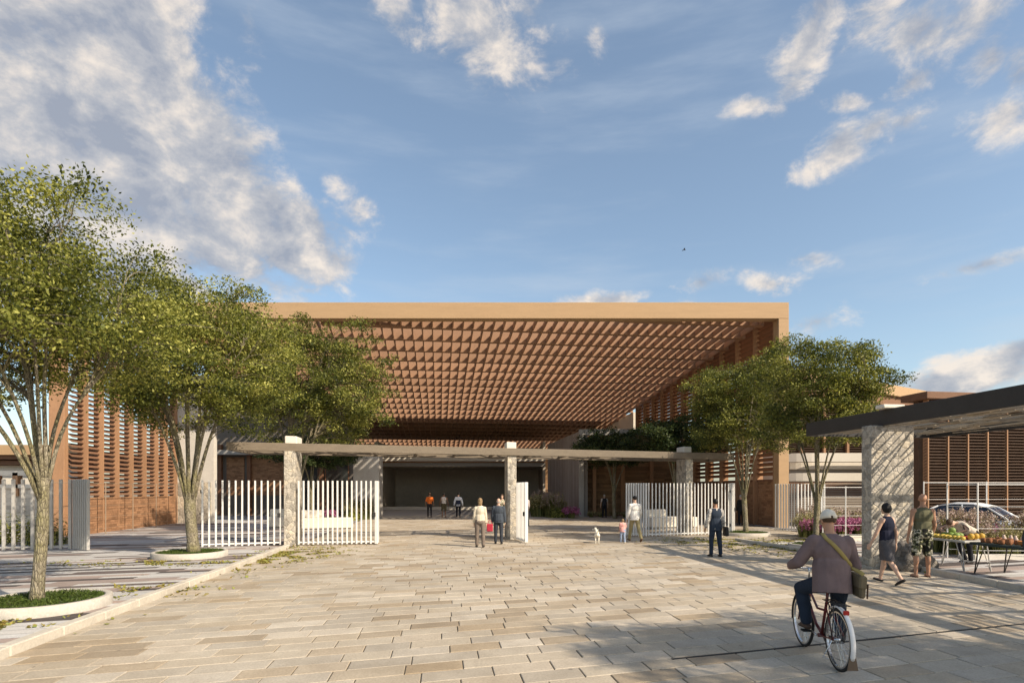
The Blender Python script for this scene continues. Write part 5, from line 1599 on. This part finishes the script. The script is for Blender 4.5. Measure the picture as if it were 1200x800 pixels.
# ------------------------------------------------------------------ parked car
def car():
    e = empty('parked_car', (18.4,23.2,0), 'white saloon car parked behind the flowering grasses', 'car', None, math.radians(127))
    paint = M('white car paint',(.70,.70,.70),.22,.03,2,0,spec=.6); glass = mat_glass('car glass',(.035,.05,.085),.05)
    # side profile stations along x (front at -x), each: x, sill z, belt z, half width
    st = [(-2.22,.42,.58,.55),(-2.15,.30,.70,.74),(-1.85,.24,.80,.84),(-1.3,.22,.88,.88),(-.7,.22,.93,.89),(.2,.22,.95,.90),(1.0,.22,.97,.89),(1.6,.24,.99,.86),(2.05,.30,.98,.80),(2.22,.42,.90,.66),(2.26,.55,.72,.5)]
    m = MB(); vs = []; fs = []; K = 14
    for (x, z0, z1, w) in st:
        for k in range(K):
            a = 2*PI*k/K
            cx = math.copysign(abs(math.cos(a))**.38, math.cos(a)); cz = math.copysign(abs(math.sin(a))**.55, math.sin(a))
            vs.append((x, w*cx*(1-.06*max(0,cz)), (z0+z1)/2 + (z1-z0)/2*cz))
    n = len(st)
    for i in range(n-1):
        for k in range(K): fs.append((i*K+k, i*K+(k+1)%K, (i+1)*K+(k+1)%K, (i+1)*K+k))
    fs.append(tuple(range(K))[::-1]); fs.append(tuple((n-1)*K+k for k in range(K)))
    m.add(vs, fs); body = m.build('body', paint, e, True); sm = body.modifiers.new('s','SUBSURF'); sm.levels = 1; sm.render_levels = 2
    # roof and pillars
    prof = [(-1.28,.90),(-.62,1.34),(-.20,1.44),(.45,1.45),(.95,1.36),(1.72,.98)]
    m = MB()
    def hw(z): return .80 - (z-.92)*.36
    roof = [(-.62,1.34),(-.20,1.445),(.45,1.455),(.95,1.36)]
    vs = []; fs = []
    for (x,z) in roof:
        for k in range(7):
            s = -1+2*k/6; vs.append((x, s*hw(z), z + .035*(1-s*s)))
    for i in range(3):
        for k in range(6): fs.append((i*7+k,i*7+k+1,(i+1)*7+k+1,(i+1)*7+k))
    m.add(vs, fs)
    for s in (-1,1):
        for (a,b) in (((-1.28,.90),(-.62,1.345)),((.95,1.365),(1.72,.98)),((.12,.93),(.16,1.43))):
            m.tube([(a[0],s*(hw(a[1])+.01),a[1]),(b[0],s*hw(b[1]),b[1])], .035, 6)
        m.tube([(x,s*hw(z),z) for x,z in roof], .03, 6)
    o = m.build('roof', paint, e, True); o.modifiers.new('t','SOLIDIFY').thickness = .03
    def pane(name, pts):
        m = MB(); m.add(pts, [tuple(range(len(pts)))]); o = m.build(name, glass, e); o.modifiers.new('t','SOLIDIFY').thickness = .008
    pane('windscreen', [(-1.26,-.77,.91),(-1.26,.77,.91),(-.63,.64,1.335),(-.63,-.64,1.335)])
    pane('rear_window', [(1.70,-.76,.985),(1.70,.76,.985),(.96,.63,1.36),(.96,-.63,1.36)])
    for s in (-1,1):
        pane('side_window', [(-1.12,s*.80,.93),(.10,s*.80,.94),(.13,s*.635,1.41),(-.22,s*.63,1.42),(-.62,s*.655,1.33)])
        pane('side_window', [(.16,s*.80,.94),(1.55,s*.78,.97),(.93,s*.655,1.35),(.45,s*.63,1.43),(.18,s*.63,1.41)])
        m = MB(); m.cbox((-.95,s*.86-.04,.93),(.10,0,0),(0,.08*s+.0001,0),(0,0,.11),.02); m.build('mirror', paint, e)
        m = MB(); m.ell((-2.02,s*.62,.66),(.16,.14,.07)); m.build('headlight', mat_glass('lamp glass',(.3,.3,.3),.1), e, True)
        m = MB(); m.ell((2.08,s*.66,.82),(.14,.14,.08)); m.build('tail_light', M('red lamp',(.30,.02,.02),.2,.1,3,0), e, True)
        for x in (-1.38,1.36):
            w = MB(); prof = [(.20,-.09),(.30,-.10),(.325,-.07),(.325,.07),(.30,.10),(.20,.09)]
            vs = []; fs = []
            for (r_, y) in prof:
                for k in range(28):
                    a = 2*PI*k/28; vs.append((r_*math.cos(a), y, r_*math.sin(a)))
            for i in range(5):
                for k in range(28): fs.append((i*28+k,i*28+(k+1)%28,(i+1)*28+(k+1)%28,(i+1)*28+k))
            w.add(vs, fs); wo = w.build('wheel', RUBBER, e, True); wo.location = (x, s*.80, .325)
            q = MB(); q.tube([(0,-.06,0),(0,.06,0)], .205, 20); q.build('rim', CHROME, wo)
    m = MB(); m.cbox((-2.3,-.26,.40),(.05,0,0),(0,.52,0),(0,0,.11),.008); m.build('number_plate', CREAM, e)
car()

# ------------------------------------------------------------------ planting beds
def grass_clump(seed, h, n, spread, mat, head=None, headmat=None, hn=0, blade=.013, heads=.05):
    """arching blades from one root, flower heads on stalks: two meshes"""
    r = random.Random(seed); m = MB(); H = []
    for i in range(n):
        a = r.uniform(0,2*PI); q = spread*.35*math.sqrt(r.random()); k = r.uniform(.55,1.1)
        b = V((q*math.cos(a), q*math.sin(a), 0)); a2 = a + r.uniform(-.7,.7); o = V((math.cos(a2),math.sin(a2),0))
        lean = r.uniform(.12,.75)*spread
        p1 = b + o*lean*.35 + UP*h*k*.6; p2 = b + o*lean + UP*h*k*(1.0-.25*lean/spread)
        w = V((-o.y,o.x,0))*blade*r.uniform(.6,1.4)
        m.add([b-w,b+w,p1+w*.8,p1-w*.8,p2], [(0,1,2,3),(3,2,4)], r.random())
        if r.random() < hn: H.append(p2)
    bl = m.mesh('blades', mat)
    hd = None
    if H:
        rg = np.random.default_rng(seed); P = np.concatenate([rg.normal(size=(14,3))*np.array([.022,.022,.05]) + np.array(p)[None] for p in H])
        hd = leaf_mesh('flower_heads', P, heads, .5, .3, headmat, seed)
    return bl, hd
def shrub(seed, rx, rz, n, leaf, mat):
    rg = np.random.default_rng(seed); d = rg.normal(size=(n,3)); d /= np.linalg.norm(d,axis=1)[:,None]
    q = rg.uniform(.3,1,n)**.5
    lm = np.array([1+.35*noise.noise(V(tuple(x*2.2))+V((seed,0,0))) for x in d])
    P = d*(q*lm)[:,None]*np.array([rx,rx,rz]); P[:,2] = np.abs(P[:,2]+rz*.25)
    m = MB(); r = random.Random(seed)
    for i in range(12):
        a = r.uniform(0,6.28); m.tube([(0,0,-.02),(.3*rx*math.cos(a),.3*rx*math.sin(a),rz*.4),(.7*rx*math.cos(a),.7*rx*math.sin(a),rz*.9)],[.012,.009,.004],5,False)
    return m.mesh('stems', BARK), leaf_mesh('foliage', P, leaf, .5, .5, mat, seed)
def put_plant(name, cat, meshes, loc, label, grp, rz=0, sc=1.0):
    e = empty(name, loc, label, cat, grp, rz); e.scale = (sc,sc,sc)
    for me in meshes:
        if me is not None: link(bpy.data.objects.new(me.name.split('.')[0], me), e)
    return e
GR_L = mat_leaf('pale grass blades',(.10,.11,.03),(.20,.20,.06),(.34,.32,.12),.3)
gA = grass_clump(1, .85, 200, .50, GR_L, 1, STRAW, .35)
gB = grass_clump(2, 1.0, 210, .50, GR_L, 1, MAUVE, .55, heads=.055)
gC = grass_clump(3, .75, 190, .45, GR_L, 1, PINK, .6, heads=.06)
r = random.Random(12)
GP = 'ornamental grasses in front of the parked car'
def bed(x0, x1, y0, y1, n, kinds, grp, labs, hsc=(1.0,1.25)):
    for i in range(n):
        k = kinds[i % len(kinds)]
        x = x0+(x1-x0)*(i+r.uniform(.1,.9))/n; y = r.uniform(y0,y1)
        put_plant('grass_plant','plant',(gA,gB,gC)[k],(x,y,0), labs[k], grp, r.uniform(0,6), r.uniform(*hsc))
LABS = ['pale straw tufted grass in the bed in front of the parked car','mauve headed tall grass in the bed in front of the parked car','pink flowering grass in the bed in front of the parked car']
bed(13.6, 21.5, 17.6, 19.4, 30, (0,1,0,1,1,2), GP, LABS, (1.1,1.35))
bed(13.3, 21.0, 17.0, 17.7, 16, (0,1,0,0), GP, LABS, (.8,1.0))
LABS2 = ['pale straw tufted grass behind the framed wire gate','mauve headed grass behind the framed wire gate','magenta flowering grass behind the cyclist\'s cap']
bed(12.3, 16.2, 24.2, 25.6, 12, (0,0,1), 'grasses behind the framed wire gate', LABS2, (1.1,1.3))
bed(12.2, 14.4, 23.2, 23.9, 8, (2,), 'pink grasses behind the framed wire gate', LABS2, (1.0,1.15))
m = MB(); m.cbox((12.0,22.85,-.02),(5.0,0,0),(0,.25,0),(0,0,.22),.015); tag(m.build('bed_kerb', CREAM),'long pale kerb edging the bed behind the framed wire gate','kerb')
m = MB(); m.cbox((13.0,16.75,-.02),(9,0,0),(0,.18,0),(0,0,.16),.015); tag(m.build('bed_kerb', CONC_L),'pale kerb along the grass bed behind the fruit stall','kerb')
bed(-11.0,-9.8,39.2,40.4,5,(0,0,1),'grasses left of the entrance',['tall straw grass beside the left entrance pier','mauve headed grass beside the left entrance pier',''],(1.3,1.6))
put_plant('shrub','shrub',shrub(4,.6,.55,1500,.10,LEAF_A),(-10.6,38.4,0),'round yellow green shrub left of the entrance','shrubs at the entrance')
put_plant('flowering_plant','plant',grass_clump(7,.6,150,.5,GR_L,1,PINK,.9,heads=.09),(-12.2,39.0,0),'pink flowering plant behind the end of the white gate','pink flowering plants at the entrance')
bed(1.6,3.6,43.0,45.5,8,(0,0,1),'grasses right of the entrance',['tall straw grass in the bed against the ribbed concrete wall','mauve headed grass in the bed against the ribbed concrete wall',''],(1.6,2.0))
put_plant('shrub','shrub',shrub(5,.9,.8,1900,.12,LEAF_A),(3.4,42.6,0),'round leafy shrub in the bed against the ribbed concrete wall','shrubs at the entrance')
put_plant('flowering_plant','plant',grass_clump(8,.75,190,.7,GR_L,1,PINK,.95,heads=.10),(4.25,41.4,0),'bright pink flowering plant at the foot of the ribbed concrete wall','pink flowering plants at the entrance')
put_plant('shrub','shrub',shrub(6,.8,.9,1700,.10,LEAF_B),(-17.2,21.5,0),'dark leafy shrub behind the grey bar fence at the left edge','shrubs behind the left fence')
put_plant('shrub','shrub',shrub(7,.9,1.0,1700,.10,LEAF_B),(-18.9,22.0,0),'shrub at the far left behind the grey bar fence','shrubs behind the left fence')
for i, x in enumerate((5.9,6.6,7.6,8.4,9.2)):
    put_plant('flowering_plant','plant',grass_clump(20+i,.4,90,.4,GR_L,1,STRAW,.5,heads=.07),(x,43.2,0),'low pale flowering plant along the boarded facade','low plants along the boarded facade')

# ------------------------------------------------------------------ benches and planter blocks in the court
def block_bench(loc, L, rz, label, W=.9, h=.62):
    e = empty('stone_bench', loc, label, 'bench', 'white stone benches in the court', rz)
    m = MB(); m.cbox((-L/2,-W/2,.12),(L,0,0),(0,W,0),(0,0,h-.12),.02); m.build('seat', CREAM, e)
    m = MB(); m.cbox((-L/2+.1,-W/2+.08,-.02),(L-.2,0,0),(0,W-.16,0),(0,0,.138),.01); m.build('base', CONC, e)
    m = MB(); m.cbox((-L/2,W/2-.22,h+.002),(L*.45,0,0),(0,.22,0),(0,0,.38),.02); m.build('backrest', CREAM, e)
block_bench((-9.3,29.0,0), 2.6, .3, 'white stone bench block behind the open left gate')
block_bench((8.2,30.0,0), 2.6, .25, 'white stone bench block behind the long right bar fence')
block_bench((-11.6,30.6,0), 2.2, .3, 'white stone bench partly behind the left stone pillar')

# ------------------------------------------------------------------ distant bird
def bird():
    m = MB()
    m.capsule((-.16,0,0),(.18,0,.01),.035,.05); m.capsule((.18,0,.01),(.30,0,.02),.035,.01); m.capsule((-.16,0,0),(-.34,0,.0),.03,.02,V((0,1,0)),.3)
    me = remeshed(m,.02,1); o = bpy.data.objects.new('bird', me); me.materials.clear(); me.materials.append(M('dark bird feathers',(.05,.045,.04),.8,.2,6,.1,40)); link(o)
    o.location = (17.8,60,26.8); o.scale = (.7,.7,.7); tag(o, 'tiny dark bird gliding in the blue sky above the hall', 'bird')
    for s in (-1,1):
        m = MB(); m.add([(.10,0,.0),(-.10,0,.0),(-.12,s*.28,.10),(.06,s*.30,.11),(-.16,s*.62,.05),(.10,0,.02),(-.10,0,.02),(-.12,s*.28,.12),(.06,s*.30,.13)],[(0,1,2,3),(3,2,4),(5,8,7,6),(8,4,7),(0,3,8,5),(1,6,7,2)])
        m.build('wing', M('dark bird feathers',(.05,.045,.04),.8,.2,6,.1,40), o)
bird()
# ------------------------------------------------------------------ light, sky, camera
SUN_DIR = V((1.09,-.79,1.0)).normalized()
el = math.asin(SUN_DIR.z)
sl = bpy.data.lights.new('sun','SUN'); sl.energy = 4.2; sl.angle = math.radians(.55); sl.color = (1.0,.87,.70)
so = bpy.data.objects.new('sun', sl); link(so); so.rotation_euler = (-SUN_DIR).to_track_quat('-Z','Y').to_euler()

def world():
    w = bpy.data.worlds.new('World'); SC.world = w; w.use_nodes = True
    t = w.node_tree; N = t.nodes; L = t.links; bg = N['Background']
    def nd(typ, **k):
        n = N.new(typ)
        for a, b in k.items(): setattr(n, a, b)
        return n
    def mth(op, a, b=0.0, c=0.0):
        m = nd('ShaderNodeMath', operation=op)
        for i, v in enumerate((a,b,c)):
            if isinstance(v, bpy.types.NodeSocket): L.new(v, m.inputs[i])
            else: m.inputs[i].default_value = v
        return m.outputs[0]
    sky = nd('ShaderNodeTexSky', sky_type='NISHITA', sun_disc=False); sky.sun_elevation = el
    sky.sun_rotation = math.atan2(SUN_DIR.x, SUN_DIR.y); sky.air_density = 1.0; sky.dust_density = 1.3; sky.ozone_density = 2.0
    tc = nd('ShaderNodeTexCoord'); D = tc.outputs['Generated']
    sp = nd('ShaderNodeSeparateXYZ'); L.new(D, sp.inputs[0])
    az = mth('ARCTAN2', sp.outputs[0], sp.outputs[1]); e_ = mth('ARCSINE', sp.outputs[2])
    cb = nd('ShaderNodeCombineXYZ'); L.new(az, cb.inputs[0]); L.new(e_, cb.inputs[1]); AE = cb.outputs[0]
    def ang(px, py):
        a = math.atan((px-600)/680); return a, math.atan((574-py)/680*math.cos(a))
    # cloud banks: centre and size in picture pixels, turned into azimuth and elevation of the real sky
    E = [(30,40,250,150,8,1.5),(185,190,235,115,30,1.5),(315,265,125,62,18,1.2),(60,250,250,130,15,1.5),(110,-40,150,90,0,1.4),(150,100,150,110,24,1.3),
         (290,30,26,32,0,.42),(425,252,34,20,0,.36),(395,215,30,18,20,.35),
         (462,12,36,24,25,.60),(570,36,85,46,22,.70),(620,10,50,34,0,.5),
         (950,40,30,82,32,.66),(925,75,30,32,0,.5),(880,122,30,13,0,.55),(985,172,51,27,-24,.66),(1020,150,47,22,-10,.55),(992,120,35,13,14,.55),(1062,142,40,15,-8,.5),
         (1075,30,82,47,14,.66),(1130,22,70,40,0,.6),(1070,96,42,17,-10,.6),(1160,70,40,30,0,.6),(1196,80,40,50,0,.62),(1180,132,51,30,0,.55),(700,38,12,18,0,.34),(660,76,18,12,0,.3),
         (710,352,52,12,0,.6),(790,358,50,10,0,.55),(822,330,30,15,-8,.55),(905,332,40,15,10,.58),(952,302,36,13,14,.45),(960,376,44,15,0,.4),
         (1145,312,76,12,-3,.5),(1140,440,115,36,-12,.85),(1195,412,60,26,-14,.7),(-400,250,500,160,0,.8),(1700,200,400,160,0,.6)]
    nz = nd('ShaderNodeTexNoise'); nz.inputs['Scale'].default_value = 12; nz.inputs['Detail'].default_value = 9; nz.inputs['Roughness'].default_value = .63
    nz.inputs['Distortion'].default_value = .25
    mp = nd('ShaderNodeMapping'); mp.inputs['Scale'].default_value = (1,1,1.5); L.new(D, mp.inputs[0]); L.new(mp.outputs[0], nz.inputs['Vector'])
    mask = None
    for (px,py,rx,ry,rot,wt) in E:
        a, b = ang(px,py); ca = math.cos(a)
        m = nd('ShaderNodeMapping', vector_type='TEXTURE'); L.new(AE, m.inputs[0])
        m.inputs['Location'].default_value = (a,b,0); m.inputs['Rotation'].default_value = (0,0,math.radians(-rot))
        m.inputs['Scale'].default_value = (rx/680*(ca**1.6), ry/680*ca, 1)
        ln = nd('ShaderNodeVectorMath', operation='LENGTH'); L.new(m.outputs[0], ln.inputs[0])
        v = mth('MULTIPLY', mth('SUBTRACT', 1.05, ln.outputs['Value']), wt*1.35)
        mask = v if mask is None else mth('MAXIMUM', mask, v)
    mask = mth('MINIMUM', mth('MAXIMUM', mask, -1.0), 1.15)
    dens = mth('ADD', mask, mth('MULTIPLY', mth('SUBTRACT', nz.outputs['Fac'], .5), 3.0))
    dr = nd('ShaderNodeMapRange', interpolation_type='SMOOTHERSTEP'); L.new(dens, dr.inputs[0]); dr.inputs[1].default_value = -.05; dr.inputs[2].default_value = .95
    cover = mth('MULTIPLY', dr.outputs[0], .93)
    # light and dark of the clouds: density towards the sun
    mp2 = nd('ShaderNodeMapping'); mp2.inputs['Scale'].default_value = (1,1,1.5); mp2.inputs['Location'].default_value = (.03,-.012,.045); L.new(D, mp2.inputs[0])
    nz2 = nd('ShaderNodeTexNoise'); nz2.inputs['Scale'].default_value = 12; nz2.inputs['Detail'].default_value = 7; nz2.inputs['Roughness'].default_value = .6; nz2.inputs['Distortion'].default_value = .25
    L.new(mp2.outputs[0], nz2.inputs['Vector'])
    shade = mth('SUBTRACT', nz.outputs['Fac'], nz2.outputs['Fac'])
    thick = nd('ShaderNodeMapRange'); L.new(mth('ADD', mask, mth('MULTIPLY', mth('SUBTRACT', nz.outputs['Fac'], .5), .8)), thick.inputs[0]); thick.inputs[1].default_value = .15; thick.inputs[2].default_value = .75
    lit = mth('ADD', mth('MULTIPLY', shade, 2.6), mth('SUBTRACT', .76, mth('MULTIPLY', thick.outputs[0], .38)))
    cr = nd('ShaderNodeValToRGB'); L.new(lit, cr.inputs[0])
    el_ = cr.color_ramp.elements; el_[0].position = -.0; el_[0].color = (1.6,1.75,2.1,1); el_[1].position = 1.0; el_[1].color = (4.2,3.75,3.3,1)
    q = el_.new(.45); q.color = (2.4,2.42,2.55,1)
    # thin high streaks
    mp3 = nd('ShaderNodeMapping'); L.new(AE, mp3.inputs[0]); mp3.inputs['Rotation'].default_value = (0,0,math.radians(26)); mp3.inputs['Scale'].default_value = (1.6,9,1)
    nz3 = nd('ShaderNodeTexNoise'); nz3.inputs['Scale'].default_value = 1.3; nz3.inputs['Detail'].default_value = 6; nz3.inputs['Roughness'].default_value = .55; L.new(mp3.outputs[0], nz3.inputs['Vector'])
    ci = nd('ShaderNodeMapRange', interpolation_type='SMOOTHSTEP'); L.new(nz3.outputs['Fac'], ci.inputs[0]); ci.inputs[1].default_value = .46; ci.inputs[2].default_value = .78; ci.inputs[4].default_value = .42
    def mix(f, a, b):
        m = nd('ShaderNodeMix', data_type='RGBA')
        for s, v in ((m.inputs[0],f),(m.inputs[6],a),(m.inputs[7],b)):
            if isinstance(v, bpy.types.NodeSocket): L.new(v, s)
            elif isinstance(v,(int,float)): s.default_value = v
            else: s.default_value = v
        return m.outputs[2]
    tint = nd('ShaderNodeMix', data_type='RGBA', blend_type='MULTIPLY'); tint.inputs[0].default_value = 1.0; L.new(sky.outputs[0], tint.inputs[6]); tint.inputs[7].default_value = (.95,.92,.83,1)
    c = mix(.10, tint.outputs[2], (2.2,2.45,2.75,1))
    c = mix(ci.outputs[0], c, (2.6,2.95,3.4,1))
    c = mix(cover, c, cr.outputs[0])
    L.new(c, bg.inputs['Color']); bg.inputs['Strength'].default_value = .145
world()

cam = bpy.data.cameras.new('camera'); co = bpy.data.objects.new('camera', cam); link(co)
co.location = (0,0,2.0); co.rotation_euler = (math.radians(90),0,0)
cam.sensor_width = 36; cam.lens = 36*680/1200; cam.shift_y = (574-400)/1200; cam.shift_x = 0
cam.clip_start = .1; cam.clip_end = 4000
SC.camera = co
vs_ = SC.view_settings; vs_.view_transform = 'Standard'; vs_.look = 'None'; vs_.gamma = 1; vs_.exposure = .64; vs_.use_curve_mapping = False
SC.cycles.max_bounces = 6; SC.cycles.transparent_max_bounces = 6; SC.cycles.use_denoising = True
